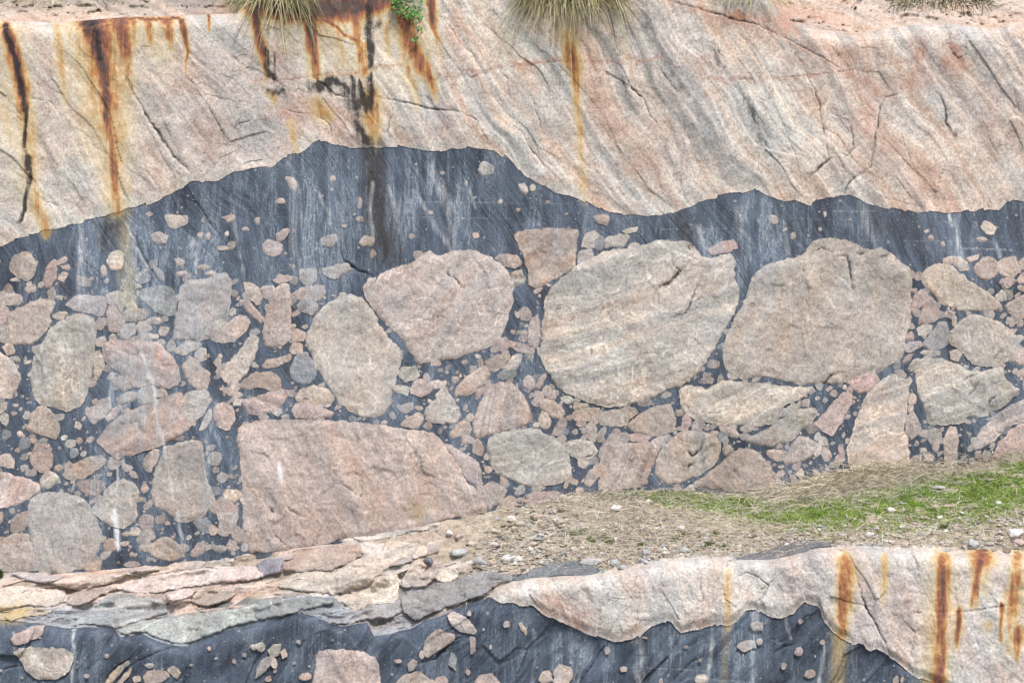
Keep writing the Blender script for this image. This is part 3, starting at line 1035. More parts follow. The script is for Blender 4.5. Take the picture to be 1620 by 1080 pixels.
def rock_material(name, amt=0.0, veins=1.0, warm=(1.05, .88, .80)):
    k = NT(name)
    pos = k.pos(); fc = k.attr('fc', 'Vector')
    tint = k.attr('tint'); tone = k.n('ShaderNodeAttribute', attribute_name='tone')
    red, grey, band = k.sep(tone.outputs['Color'])[:3]
    b1 = k.noise(k.vmul(fc, (6.2, .42, 1)), 1, 4, .55, .5)
    b2 = k.noise(k.vmul(fc, (22, 1.5, 1)), 1, 3, .62)
    pa = k.noise(pos, 2.6, 4, .62)
    pb = k.noise(pos, 10, 5, .74)
    gr = k.noise(pos, 52, 4, .85)
    # banding: warm, pale, grey (multipliers of the rock's own colour)
    rb = k.ramp(b1, [(.30, (1.02, .80, .68)), (.41, (1.04, .95, .87)), (.49, (1.16, 1.15, 1.12)), (.555, (.84, .87, .885)), (.65, (.54, .585, .61))])
    col = k.mix(k.mr(band, 0, 1, .18, 1), tint, k.mix(1, tint, rb, 'MULTIPLY'))
    rb2 = k.ramp(b2, [(.30, (.64, .60, .58)), (.45, (.97, .96, .95)), (.60, (1.05, 1.04, 1.03)), (.72, (1.36, 1.35, 1.32))])
    col = k.mix(k.mr(band, 0, 1, .15, .9), col, k.mix(1, col, rb2, 'MULTIPLY'))
    col = k.mix(k.mr(pa, .47, .62, 0, .55), col, k.mix(1, col, warm, 'MULTIPLY'))
    col = k.mix(k.mr(pb, .38, .62, 0, .75), k.mix(1, col, (1.13, 1.12, 1.10), 'MULTIPLY'), k.mix(1, col, (.77, .76, .75), 'MULTIPLY'))
    col = k.mix(k.mul(red, k.mr(pb, .3, .6, .4, 1)), col, (.345, .185, .125))
    col = k.mix(k.mul(grey, k.mr(b2, .3, .6, .5, 1)), col, (.29, .305, .31))
    # pale veins and dark hairlines wander through the rock
    vn = k.noise(k.vmul(fc, (2.6, 1.9, 1)), 1, 4, .52, .9)
    vein = k.mul(k.mr(k.math('ABSOLUTE', k.math('SUBTRACT', vn, .5)), .0, .013, 1, 0), k.mul(k.mr(pb, .40, .52, .2 * veins, veins), tone.outputs['Alpha']))
    col = k.mix(vein, col, k.mix(1, col, (1.7, 1.68, 1.64), 'MULTIPLY'))
    hair = k.mul(k.mr(k.math('ABSOLUTE', k.math('SUBTRACT', vn, .405)), .0, .006, 1, 0), k.mr(pb, .46, .56, 0, .6))
    col = k.mix(hair, col, (.11, .10, .10))
    col = k.mix(k.mr(gr, .39, .59, 0, 1), k.mix(1, col, (.68, .67, .67), 'MULTIPLY'), k.mix(1, col, (1.22, 1.21, 1.20), 'MULTIPLY'))
    col, st2 = weathering(k, col, pos, (.215, .235, .255), (.33, .345, .35), (.56, .56, .54), amt, min(1, amt * 1.15))
    h = k.math('ADD', k.mul(b1, .45), k.mul(b2, .35))
    h = k.math('ADD', h, k.mul(pb, .9)); h = k.math('ADD', h, k.mul(gr, .3)); h = k.math('SUBTRACT', h, k.mul(hair, .5))
    k.bump(h, .5, .018)
    return k.finish(col, .9, .15)

def matrix_material():
    k = NT('dark_matrix_rock')
    pos = k.pos(); fc = k.attr('fc', 'Vector')
    n1 = k.noise(pos, 1.9, 5, .64); d1 = k.noise(k.vmul(fc, (8, 1.0, 1)), 1, 5, .66, .8)
    gr = k.noise(pos, 62, 4, .8)
    col = k.mix(k.mr(n1, .38, .60), (.018, .023, .033), (.043, .057, .078))
    col = k.mix(k.mr(d1, .45, .64, 0, .85), col, (.066, .086, .120))
    wp = k.n('ShaderNodeVectorMath', operation='ADD'); k.put(wp.inputs[0], pos)
    wv = k.n('ShaderNodeTexNoise'); k.put(wv.inputs['Vector'], pos); wv.inputs['Scale'].default_value = 40
    k.t.links.new(k.vmul(wv.outputs[1], (.02, .02, .02)), wp.inputs[1])
    for sc, lo, c_, am in ((24, .90, (.34, .28, .25), .85), (60, .89, (.38, .37, .35), .75)):
        vo = k.n('ShaderNodeTexVoronoi'); k.put(vo.inputs['Vector'], wp.outputs[0]); vo.inputs['Scale'].default_value = sc
        cc = k.sep(vo.outputs['Color'])
        sz = k.math('SUBTRACT', k.mr(cc[2], 0, 1, .10, .32), vo.outputs['Distance'])
        fl = k.mul(k.mr(sz, 0, .08), k.mr(cc[0], lo, lo + .01))
        col = k.mix(k.mul(fl, am), col, c_)
    col, st2 = weathering(k, col, pos, (.112, .148, .192), (.195, .237, .28), (.42, .44, .45), 1.0, .95)
    col = k.mix(k.mr(gr, .36, .62, 0, 1), k.mix(1, col, (.74, .74, .74), 'MULTIPLY'), k.mix(1, col, (1.24, 1.24, 1.24), 'MULTIPLY'))
    h = k.math('ADD', k.mul(d1, 1.5), k.mul(gr, .35)); h = k.math('ADD', h, n1)
    k.bump(h, .6, .03)
    return k.finish(col, .6, .35)

def tint_material(name, rough=.9, sc=40, amp=.35, bump=.4, bd=.01, transl=0.0, spec=.2):
    k = NT(name)
    pos = k.pos(); t = k.attr('tint')
    n = k.noise(pos, sc, 5, .65); g = k.noise(pos, sc * 5, 3, .6)
    col = k.mix(k.mr(n, .3, .7), k.mix(1, t, (1 - amp,) * 3, 'MULTIPLY'), k.mix(1, t, (1 + amp,) * 3, 'MULTIPLY'))
    col = k.mix(k.mr(g, .35, .65, 0, .5), k.mix(1, col, (.75,) * 3, 'MULTIPLY'), col)
    if bump: k.bump(k.math('ADD', n, k.mul(g, .4)), bump, bd)
    return k.finish(col, rough, spec)

def soil_material():
    k = NT('ledge_soil')
    pos = k.pos(); t = k.attr('tint')
    n = k.noise(pos, 9, 5, .65); g = k.noise(pos, 60, 4, .7)
    vo = k.n('ShaderNodeTexVoronoi'); k.put(vo.inputs['Vector'], pos); vo.inputs['Scale'].default_value = 38
    v3 = k.sep(vo.outputs['Color'])
    peb = k.mul(k.mr(vo.outputs['Distance'], .5, .35), k.mr(v3[0], .55, .6))
    col = k.mix(k.mr(n, .35, .65), k.mix(1, t, (.72, .68, .62), 'MULTIPLY'), k.mix(1, t, (1.15, 1.12, 1.08), 'MULTIPLY'))
    pc = k.mix(v3[1], (.30, .25, .21), (.46, .43, .40))
    col = k.mix(k.mul(peb, .75), col, pc)
    col = k.mix(k.mr(g, .35, .65, 0, .6), k.mix(1, col, (.6, .58, .55), 'MULTIPLY'), col)
    h = k.math('ADD', k.mul(peb, .6), g); h = k.math('ADD', h, n)
    k.bump(h, .5, .02)
    return k.finish(col, .95, .1)

def flat_material(name, c, rough=.9):
    k = NT(name)
    n = k.noise(k.pos(), 30, 4, .6)
    return k.finish(k.mix(n, tuple(q * .7 for q in c), tuple(q * 1.25 for q in c)), rough, .2)

M_ROCK = rock_material('pale_gneiss', 0.0, .3)
M_STONE = rock_material('clast_rock', .8, 1.0, (1.03, .92, .86))
M_DARK = matrix_material()
M_SOIL = soil_material()
M_LOOSE = tint_material('loose_stone', .9, 30, .3, .5, .01)
M_BLADE = tint_material('grass_blade', .75, 12, .2, 0)
M_LEAF = tint_material('leaf', .55, 20, .15, 0, spec=.4)

# ------------------------------------------------------------------ colour of the pale rock
CREAM, PINK, GREY = np.array((.465, .445, .405)), np.array((.415, .362, .328)), np.array((.365, .372, .365))
def patches(u, v, L, seed, skew=0.0):
    m = np.zeros(u.shape)
    a = u + 14 * fbm(u / 24, v / 24, seed, 3); b = v + 14 * fbm(u / 24, v / 24, seed + 3, 3)
    for x, y, ru, rv, k in L:
        m = np.maximum(m, k * np.exp(-((a - x - skew * (b - y)) / ru) ** 2 - ((b - y) / rv) ** 2))
    return m

def gneiss_attrs(u, v, ac, al, dirt_shade, seed=0):
    t = CREAM + (PINK - CREAM) * np.clip(.35 + 1.0 * fbm(ac * 3, al * .6 + seed, 71, 3) + .3 * sstep(1000, 1500, u), 0, 1)[:, None] * .75
    t = t + (GREY - t) * np.clip(.1 + 1.1 * fbm(ac * 4 + 7, al * .5 + seed, 73, 3), 0, .8)[:, None]
    if seed: t = t * np.array((1.0, 1.02, 1.05))
    w = weather(u, v)
    w[:, 1] = np.maximum(w[:, 1], dirt_shade * .8)
    w[:, 3] *= .35
    tone = np.zeros((len(u), 4)); tone[:, 0] = patches(u, v, REDS, 81); tone[:, 1] = np.clip(patches(u, v, GREYS, 83, .6), 0, .9)
    tone[:, 2] = np.interp(u, [0, 450, 780, 1300, 1620], [.35, .4, .95, .85, .65]) if seed == 0 else .3; tone[:, 3] = 1
    tone[:, 0] = np.clip(np.maximum(tone[:, 0] * 1.35, .85 * run_mask(u, v, RUNS['seam'], 5)), 0, .95)
    return {'tint': rgba(t), 'weather': w, 'tone': tone, 'fc': np.stack([ac, al, 0 * ac + seed], -1)}

# ------------------------------------------------------------------ setting: road verge, bank, ledge
def plain_sheet(name, us, rows, yfn, tintfn, mat, **kw):
    U, T = np.meshgrid(us, rows)
    return U.ravel(), T.ravel()

us = np.concatenate([np.arange(-300, 0, 8.), np.arange(0, 1620, 1.8), np.arange(1620, 1905, 8.)])
us2 = np.concatenate([np.arange(-300, 0, 8.), np.arange(0, 1620, 3.0), np.arange(1620, 1905, 8.)])

# road verge below the lower face (out of the frame, bounces light)
g = np.array([(-60, -80, 0), (60, -80, 0), (60, .6, 0), (-60, .6, 0)], float)
me = mk_mesh('road', g, [[0, 1, 2, 3]], {'tint': rgba(np.tile((.20, .19, .175), (4, 1)))}, False)
link('road', me, M_SOIL, kind='structure')

# bank above the face
n_b = 46
U, T = np.meshgrid(us2, np.linspace(0, 1, n_b))
U, T = U.ravel(), T.ravel()
vb = rim(U) + 2 - T * (rim(U) + 75)
yb = wall_y(U, rim(U)) + .30 + .0 * T + .0115 * (rim(U) - vb) + .05 * fbm(U / 40, vb / 9, 91, 4) * sstep(0, .2, T)
soil = sstep(.10, .3, T + .12 * fbm(U / 30, vb / 12, 93, 3) - .30 * sstep(1180, 1300, U))
ba = np.array((.425, .36, .31))
tb = ba + (np.array((.30, .275, .24)) - ba) * soil[:, None]
redb = np.exp(-((U - 480) / 130) ** 2)[:, None]
tb = tb + (np.array((.16, .085, .055)) - tb) * redb * .9
redc = np.exp(-((U - 1150) / 80) ** 2)[:, None] * .6
tb = tb + (np.array((.34, .20, .13)) - tb) * redc
acb, alb = fol(U, vb, 20)
yb = yb + (.05 * facet(U / 26, vb / 9, 92) + .02 * facet(U / 9, vb / 4, 94)) * sstep(0, .08, T)
wb = np.zeros((len(U), 4)); wb[:, 1] = .5 * np.exp(-((U - 1495) / 80) ** 2) * sstep(.28, .5, T); tn = np.zeros((len(U), 4)); tn[:, 0] = np.clip(patches(U, vb, REDS, 81) * .6 + .35 * sstep(-.1, .4, fbm(U / 40, vb / 14, 96, 3)) * sstep(1100, 1250, U), 0, 1); tn[:, 2] = .5  # black channel: dark soil and painted shade under the top right plants
link('bank', mk_mesh('bank', P(U, vb, yb), grid_faces(n_b, len(us2))[:, ::-1], {'tint': rgba(tb), 'weather': wb, 'tone': tn, 'fc': np.stack([acb, alb, 0 * acb + 5], -1)}), M_ROCK, kind='structure')

# ledge between the two faces
n_l = 96
U, T = np.meshgrid(us2, np.linspace(-.06, 1.04, n_l))
U, T = U.ravel(), T.ravel()
V = foot(U) + T * (lip(U) - foot(U))
Y = ledge_y(U, V)
rock = sstep(800, 640, U + 60 * fbm(U / 40, V / 20, 95, 3))
greyb = sstep(.5, .75, T + .25 * fbm(U / 60, V / 18, 97, 3))
ct = np.array((.47, .40, .34)); gt = np.array((.20, .215, .235)); st = np.array((.50, .45, .375))
tl = ct + (gt - ct) * greyb[:, None]
tl = st + (tl - st) * rock[:, None]
n = fbm(U / 50, V / 24, 99, 3)[:, None]
tl = tl * (1 + .25 * n)
ledge_attrs = {'tint': rgba(tl)}
link('ledge', mk_mesh('ledge', P(U, V, Y), grid_faces(n_l, len(us2)), ledge_attrs), M_SOIL, kind='structure')
ledge_o = bpy.data.objects['ledge']
usl = us2[us2 < 790]
n_s = 110
U, T = np.meshgrid(usl, np.linspace(-.04, 1.02, n_s)); U, T = U.ravel(), T.ravel()
edge_u = 700 + 26 * fbm(T * 4, T * 0 + 3, 311, 3) + 60 * T
Uo = np.minimum(U, edge_u)
V = foot(U) + T * (lip(U) - foot(U))
acs, als = fol(U, V, 168, .6)
Y = ledge_y(U, V) - .012 + .05 * sstep(-14, 10, U - edge_u) + (.03 * facet(als * 2.2, acs * 11, 313) + .018 * facet(als * 6, acs * 22, 315) + .012 * fbm(als * 9, acs * 40, 317, 3)) * sstep(0, .1, T) * sstep(1.02, .9, T)
gb = sstep(.60, .76, T + .22 * fbm(U / 60, V / 16, 97, 3))
gb = np.clip(gb + .55 * sstep(.05, .4, fbm(als * 2.5, acs * 12, 321, 3)), 0, 1)
ts = np.array((.43, .385, .35)) + (np.array((.235, .25, .27)) - np.array((.43, .385, .35))) * gb[:, None]
ts = ts * (1 + .3 * fbm(als * 3, acs * 14, 319, 3))[:, None]
ws = np.zeros((len(U), 4)); ws[:, 0] = run_mask(U, V, RUNS['rust'], 3) * .6
ws[:, 1] = .75 * sstep(.32, .5, np.abs(facet(als * 2.2 + .02, acs * 11 + .03, 313) - facet(als * 2.2, acs * 11, 313)))
tn = np.zeros((len(U), 4)); tn[:, 2] = .55; tn[:, 0] = patches(U, V, [(360, 945, 40, 14, .5), (330, 958, 30, 8, .5), (500, 880, 60, 14, .3), (560, 935, 40, 12, .3)], 83)
link('shelf', mk_mesh('shelf', P(U, V, Y), grid_faces(n_s, len(usl)), {'tint': rgba(ts), 'weather': ws, 'tone': tn, 'fc': np.stack([acs, als, 0 * acs + 9], -1)}), M_ROCK, kind='structure')
from mathutils import Matrix
PINV['ledge'] = Matrix.Identity(4)

# ------------------------------------------------------------------ upper face
upper = root('rock_face', (0, -.1, CAM_Z - 1.4), label='tall rock face of pale gneiss above dark rock full of rounded stones', cat='rock face')
nb = fbm(us / 18, us * 0, 101, 4) * 3.0 + facet(us / 21, us * 0 + .5, 103, 2.0) * 2.2 + fbm(us / 5, us * 0, 105, 2) * .7
bnd = bound(us) + nb
n_r = 215
U, T = np.meshgrid(us, np.linspace(0, 1, n_r))
Bq = np.broadcast_to(bnd, U.shape).ravel(); U, T = U.ravel(), T.ravel()
rm = rim(U)
V = rm + T * (Bq - rm)
ac, al = fol(U, V)
dep, dirt_shade = crack_mask(U, V)
ridge = fbm(ac * 5.5, al * .55, 111, 4)
blocky = np.abs(fbm(ac * 2.3 + 4, al * .9, 113, 3))
Y = wall_y(U, V) - .006 - .012 * ridge - .02 * (.3 - blocky) + .004 * fbm(U / 13, V / 13, 115, 3) + dep * .65 + .009 * facet(ac * 4.5, al * 1.1, 116) + .0035 * facet(ac * 11 + 3, al * 4, 117)
Y += .30 * np.exp(-(V - rm) / 5.0)
edge = Bq - V
Y = Y * sstep(0, 26, edge) + (wall_y(U, V) - .001) * (1 - sstep(0, 26, edge))
link('gneiss', mk_mesh('gneiss', P(U, V, Y), grid_faces(n_r, len(us)), gneiss_attrs(U, V, ac, al, dirt_shade)), M_ROCK, upper,
     label='pale streaky gneiss with rust stains across the top of the face')

def dark_attrs(u, v, ac, al, dirt_shade):
    w = weather(u, v); w[:, 1] = np.maximum(w[:, 1], dirt_shade * .85)
    return {'weather': w, 'fc': np.stack([ac, al, 0 * ac], -1)}

n_r = 330
U, T = np.meshgrid(us, np.linspace(0, 1, n_r))
Bq = np.broadcast_to(bnd, U.shape).ravel(); U, T = U.ravel(), T.ravel()
v0 = Bq - 12; V = v0 + T * (foot(U) + 14 - v0)
ac, al = fol(U, V, 62)
dep, dirt_shade = crack_mask(U, V)
Y = wall_y(U, V) + .001 * fbm(ac * 6, al * 1.2, 121, 4) + .0006 * fbm(U / 10, V / 10, 123, 3) + dep + .0035
link('dark_matrix', mk_mesh('dark_matrix', P(U, V, Y), grid_faces(n_r, len(us)), dark_attrs(U, V, ac, al, dirt_shade)), M_DARK, upper,
     label='blue-black fine rock that holds the stones together')

# ------------------------------------------------------------------ lower face
lower = root('low_rock_face', (0, -1.2, 0), label='low rock face in front of the grassy ledge, dark with a pale upper band', cat='rock face')
n_r = 150
U, T = np.meshgrid(us, np.linspace(0, 1, n_r)); U, T = U.ravel(), T.ravel()
l = lip(U) + 1.0 * fbm(U / 9, U * 0, 131, 3)
V = l + T * (1165 - l)
ac, al = fol(U, V, 126, 1.2)
dep, dirt_shade = crack_mask(U, V)
lowrel = sstep(0, 14, V - l)
Y = lower_y(U, V) + (.03 * fbm(ac * 4.5, al * .8, 133, 4) + .035 * facet(ac * 2.6 + .3, al * .9, 137) + (.008 * fbm(ac * 16, al * 3, 134, 3) + .014 * np.minimum(facet(ac * 5, al * 1.6, 136), .1) + .006) * 1) * lowrel * sstep(-10, 26, V - bound2(U)) + dep + .004
co = P(U, V, Y)
nc = len(us)
skirt = co[-nc:].copy(); skirt[:, 2] = -.1; skirt[:, 1] -= .05
at = dark_attrs(U, V, ac, al, dirt_shade)
at = {q: np.concatenate([a, a[-nc:]]) for q, a in at.items()}
link('dark_matrix', mk_mesh('dark_matrix', np.concatenate([co, skirt]), grid_faces(n_r + 1, nc), at), M_DARK, lower)

usr = us[us > 764]
b2 = bound2(usr) + fbm(usr / 18, usr * 0, 141, 4) * 3 + facet(usr / 21, usr * 0 + .5, 143, 2.0) * 2.2 + fbm(usr / 5, usr * 0, 145, 2) * .7
n_r = 120
U, T = np.meshgrid(usr, np.linspace(0, 1, n_r))
Bq = np.broadcast_to(b2, U.shape).ravel(); U, T = U.ravel(), T.ravel()
l = lip(U) + 1.5 * fbm(U / 12, U * 0, 131, 3) - 4
Bq = np.maximum(Bq, l + 6)
V = l + T * (Bq - l)
ac, al = fol(U, V, 70)
dep, dirt_shade = crack_mask(U, V)
Y = lower_y(U, V) - .026 - (.010 * fbm(ac * 5, al * .9, 145, 4) + .008 * fbm(U / 14, V / 14, 147, 4)) + dep + .008 * facet(ac * 4, al * 2.5, 148) + .004 * facet(ac * 10, al * 7, 149)
edge = Bq - V
k = sstep(0, 18, edge)
Y = Y * k + (lower_y(U, V) - .004) * (1 - k)
link('gneiss', mk_mesh('gneiss', P(U, V, Y), grid_faces(n_r, len(usr)), gneiss_attrs(U, V, ac, al, dirt_shade, 3.0)), M_ROCK, lower,
     label='pale gneiss with orange rust runs along the top of the low face')

# ------------------------------------------------------------------ stones set in the dark rock
TINTS = {'p': (.385, .322, .288), 't': (.382, .352, .318), 'g': (.335, .318, .302), 'b': (.21, .225, .235), 'r': (.325, .262, .235), 'o': (.36, .31, .265),
         'c': (.47, .42, .37), 'n': (.375, .34, .308), 'B': (.42, .387, .348), 'G': (.392, .362, .335), 'T2': (.37, .35, .32), 's': (.385, .322, .29), 'd': (.20, .21, .225), 'x': (.155, .169, .178)}
def parse_shapes(txt):
    ox = oy = 0; out = []
    for ln in txt.strip().splitlines():
        w = ln.split()
        if w[0] == 'T': ox, oy = float(w[1]), float(w[2]); continue
        if w[0] == 'e':
            q = [float(x) for x in w[2].split(',')]
            cx, cy, rx, ry = q[:4]; an = R(q[4]) if len(q) > 4 else 0
            th = np.linspace(0, 2 * np.pi, 9)[:-1] + rng.uniform(0, .6)
            k = rng.uniform(.72, 1.2, 8)
            x, y = rx * k * np.cos(th), ry * k * np.sin(th)
            pts = np.stack([cx + x * math.cos(an) - y * math.sin(an), cy + x * math.sin(an) + y * math.cos(an)], -1)
            code = w[1]
        else:
            code = w[0]; pts = np.array([[float(x) for x in t.split(',')] for t in w[1:]])
        out.append((code, pts / 4 + (ox, oy)))
    return out

def outline(pts, step, rough, seed, tens=.27):
    n = len(pts); out = []
    for i in range(n):
        p0, p1, p2, p3 = pts[i - 1], pts[i], pts[(i + 1) % n], pts[(i + 2) % n]
        L = np.hypot(*(p2 - p1)); m = max(1, int(L / step))
        for t in np.arange(m) / m:
            tg1, tg2 = (p2 - p0) * tens, (p3 - p1) * tens
            t2, t3 = t * t, t * t * t
            out.append((2 * t3 - 3 * t2 + 1) * p1 + (t3 - 2 * t2 + t) * tg1 + (-2 * t3 + 3 * t2) * p2 + (t3 - t2) * tg2)
    o = np.array(out)
    o[:, 0] += rough * fbm(o[:, 0] / 7, o[:, 1] / 7, seed, 3); o[:, 1] += rough * fbm(o[:, 0] / 7 + 9, o[:, 1] / 7, seed + 5, 3)
    return o

def inside(px, py, poly):
    c = np.zeros(px.shape, bool); n = len(poly)
    for i in range(n):
        x0, y0 = poly[i - 1]; x1, y1 = poly[i]
        if y0 == y1: continue
        c ^= ((y0 > py) != (y1 > py)) & (px < (x1 - x0) * (py - y0) / (y1 - y0) + x0)
    return c

def edge_dist(px, py, poly):
    dd = np.full(px.shape, 1e9); n = len(poly)
    for i in range(n):
        x0, y0 = poly[i - 1]; dx, dy = poly[i] - poly[i - 1]
        t = np.clip(((px - x0) * dx + (py - y0) * dy) / (dx * dx + dy * dy + 1e-9), 0, 1)
        dd = np.minimum(dd, np.hypot(px - x0 - dx * t, py - y0 - dy * t))
    return dd

def patch_mesh(poly, spacing, seed):
    lo, hi = poly.min(0), poly.max(0)
    gx, gy = np.meshgrid(np.arange(lo[0], hi[0], spacing), np.arange(lo[1], hi[1], spacing * .9))
    gx = gx + (np.arange(gx.shape[0]) % 2)[:, None] * spacing * .5
    gx, gy = gx.ravel(), gy.ravel()
    r2 = np.random.default_rng(seed)
    gx = gx + r2.uniform(-.18, .18, gx.shape) * spacing; gy = gy + r2.uniform(-.18, .18, gy.shape) * spacing
    k = inside(gx, gy, poly); gx, gy = gx[k], gy[k]
    if len(gx):
        dd = edge_dist(gx, gy, poly); k = dd > spacing * .5; gx, gy, dd = gx[k], gy[k], dd[k]
    else: dd = gx
    n = len(poly)
    pts = [Vector(p) for p in poly] + [Vector((a, b)) for a, b in zip(gx, gy)]
    vs, es, fs, ov, oe, of = delaunay_2d_cdt(pts, [], [list(range(n))], 1, 1e-4)
    uv = np.array([(p.x, p.y) for p in vs])
    fc = np.array([f for f in fs if len(f) == 3], int)
    dist = edge_dist(uv[:, 0], uv[:, 1], poly)
    # all triangles the same way round
    a, b, c = uv[fc[:, 0]], uv[fc[:, 1]], uv[fc[:, 2]]
    cr = (b[:, 0] - a[:, 0]) * (c[:, 1] - a[:, 1]) - (b[:, 1] - a[:, 1]) * (c[:, 0] - a[:, 0])
    fc[cr < 0] = fc[cr < 0][:, ::-1]
    return uv, fc[:, ::-1], dist

def add_stone(code, pts, yfn, parent, seed, mat, names, slab=False, label=None):
    r2 = np.random.default_rng(seed)
    span = pts.max(0) - pts.min(0); size = math.sqrt(span[0] * span[1])
    cen = pts.mean(0)
    if not slab: pts = cen + (pts - cen) * (1 + 2.6 / max(size, 8))
    poly = outline(pts, 2.6 if size > 40 else 1.8, 2.6 if size > 60 else min(2.2, .09 * size), seed)
    uv, fc, dist = patch_mesh(poly, 2.3 if size > 60 else (1.9 if size > 16 else 1.5), seed)
    u, v = uv[:, 0], uv[:, 1]
    big = min(1, size / 140)
    proud = r2.uniform(.001, .004) + .005 * big * r2.random()
    if slab: proud = r2.uniform(.015, .05)
    th = r2.uniform(0, 2 * np.pi)
    tl = ((u - cen[0]) * math.cos(th) + (v - cen[1]) * math.sin(th)) / max(size, 1)
    ew = 1.0 if not slab else 5.0
    prof = sstep(0, ew, dist)
    soft = sstep(0, 3 + 8 * big, dist)
    ang = r2.uniform(0, 180)
    if code == 'B': ang = 160
    if code == 'T2': ang = 78
    if code == 's': ang = 60
    if slab: ang = 165
    ac, al = fol(u, v, ang, .7)
    rel = .010 * big * fbm(u / 46, v / 46, 200 + seed % 50, 4) + .004 * fbm(u / 9, v / 9, 300 + seed % 50, 3) * min(1, size / 30) + .006 * big * fbm(ac * 6, al * .8, 400 + seed % 50, 3)
    sc = 26 + 20 * r2.random(); rel = rel + .007 * big * facet(u / sc, v / sc, seed % 97) + .0025 * min(1, size / 40) * facet(u / 9, v / 9, seed % 89)
    dep, dirt_shade = crack_mask(u, v)
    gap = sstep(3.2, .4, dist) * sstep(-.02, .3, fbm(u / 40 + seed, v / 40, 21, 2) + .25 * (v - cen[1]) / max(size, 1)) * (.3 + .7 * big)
    dirt_shade = np.maximum(dirt_shade, gap * .9)  # painted shade in arcs along the stone's edge, added to crack dirt
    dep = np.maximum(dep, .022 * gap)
    if slab:
        rel = rel + .02 * fbm(ac * 7, al * 1.2, 500 + seed % 50, 4) + .02 * facet(ac * 6, al * 3, seed % 83)
    y = yfn(u, v) + np.minimum(.002 - proud - .008 * big * np.abs(tl) * soft + (rel - .004 * big) * soft, .001) + dep * .6
    if slab: y = yfn(u, v) + .004 * (1 - prof) - proud * sstep(0, 2.0, dist) + rel * soft
    base = (1.0 if slab else .96) * np.array(TINTS[code] if not (slab and code in 'bc') else {'b': (.265, .277, .272), 'c': (.45, .402, .362)}[code]) * r2.uniform(.88, 1.12) * (1 + r2.uniform(-.035, .035, 3))
    t = np.tile(base, (len(u), 1)) * (1 + .14 * fbm(u / 30, v / 30, 600 + seed % 50, 3))[:, None]
    if code == 'T2':
        f = sstep(-.1, .1, ((u - cen[0]) * .97 + (v - cen[1]) * .25) / max(size, 1) + .05 * fbm(u / 12, v / 12, 7, 2) - .02)
        t = t * np.array((1.12, 1.0, .9)) + (np.array((.30, .31, .295)) - t) * f[:, None] * .8
    w = weather(u, v); w[:, 1] = np.maximum(w[:, 1], dirt_shade * .8); w[:, 3] = np.clip(w[:, 3] * 1.15 - .12, 0, 1)
    if slab: w[:, :] *= .0; w[:, 0] = run_mask(u, v, RUNS['rust'], 3) * .7
    tone = np.zeros((len(u), 4)); tone[:, 3] = 1
    tone[:, 0] = patches(u, v, REDS, 81) * (.6 if code == 's' else .3)
    tone[:, 2] = {'B': .55, 'T2': .3, 's': .35, 'G': .15, 'n': .3}.get(code, .05 + .8 * r2.random() ** 2)
    tone[:, 3] = {'G': .5, 's': .6, 'B': 1.0, 't': .6 + .5 * r2.random(), 'n': 1.0}.get(code, r2.random() ** 1.3 * 1.1)
    me = mk_mesh(names[0], P(u, v, y), fc, {'tint': rgba(t), 'weather': w, 'tone': tone, 'fc': np.stack([ac, al, 0 * ac + seed * 1.7], -1)})
    nm = names[0] if size > 75 else names[1]
    return link(nm, me, mat, parent, label=label)

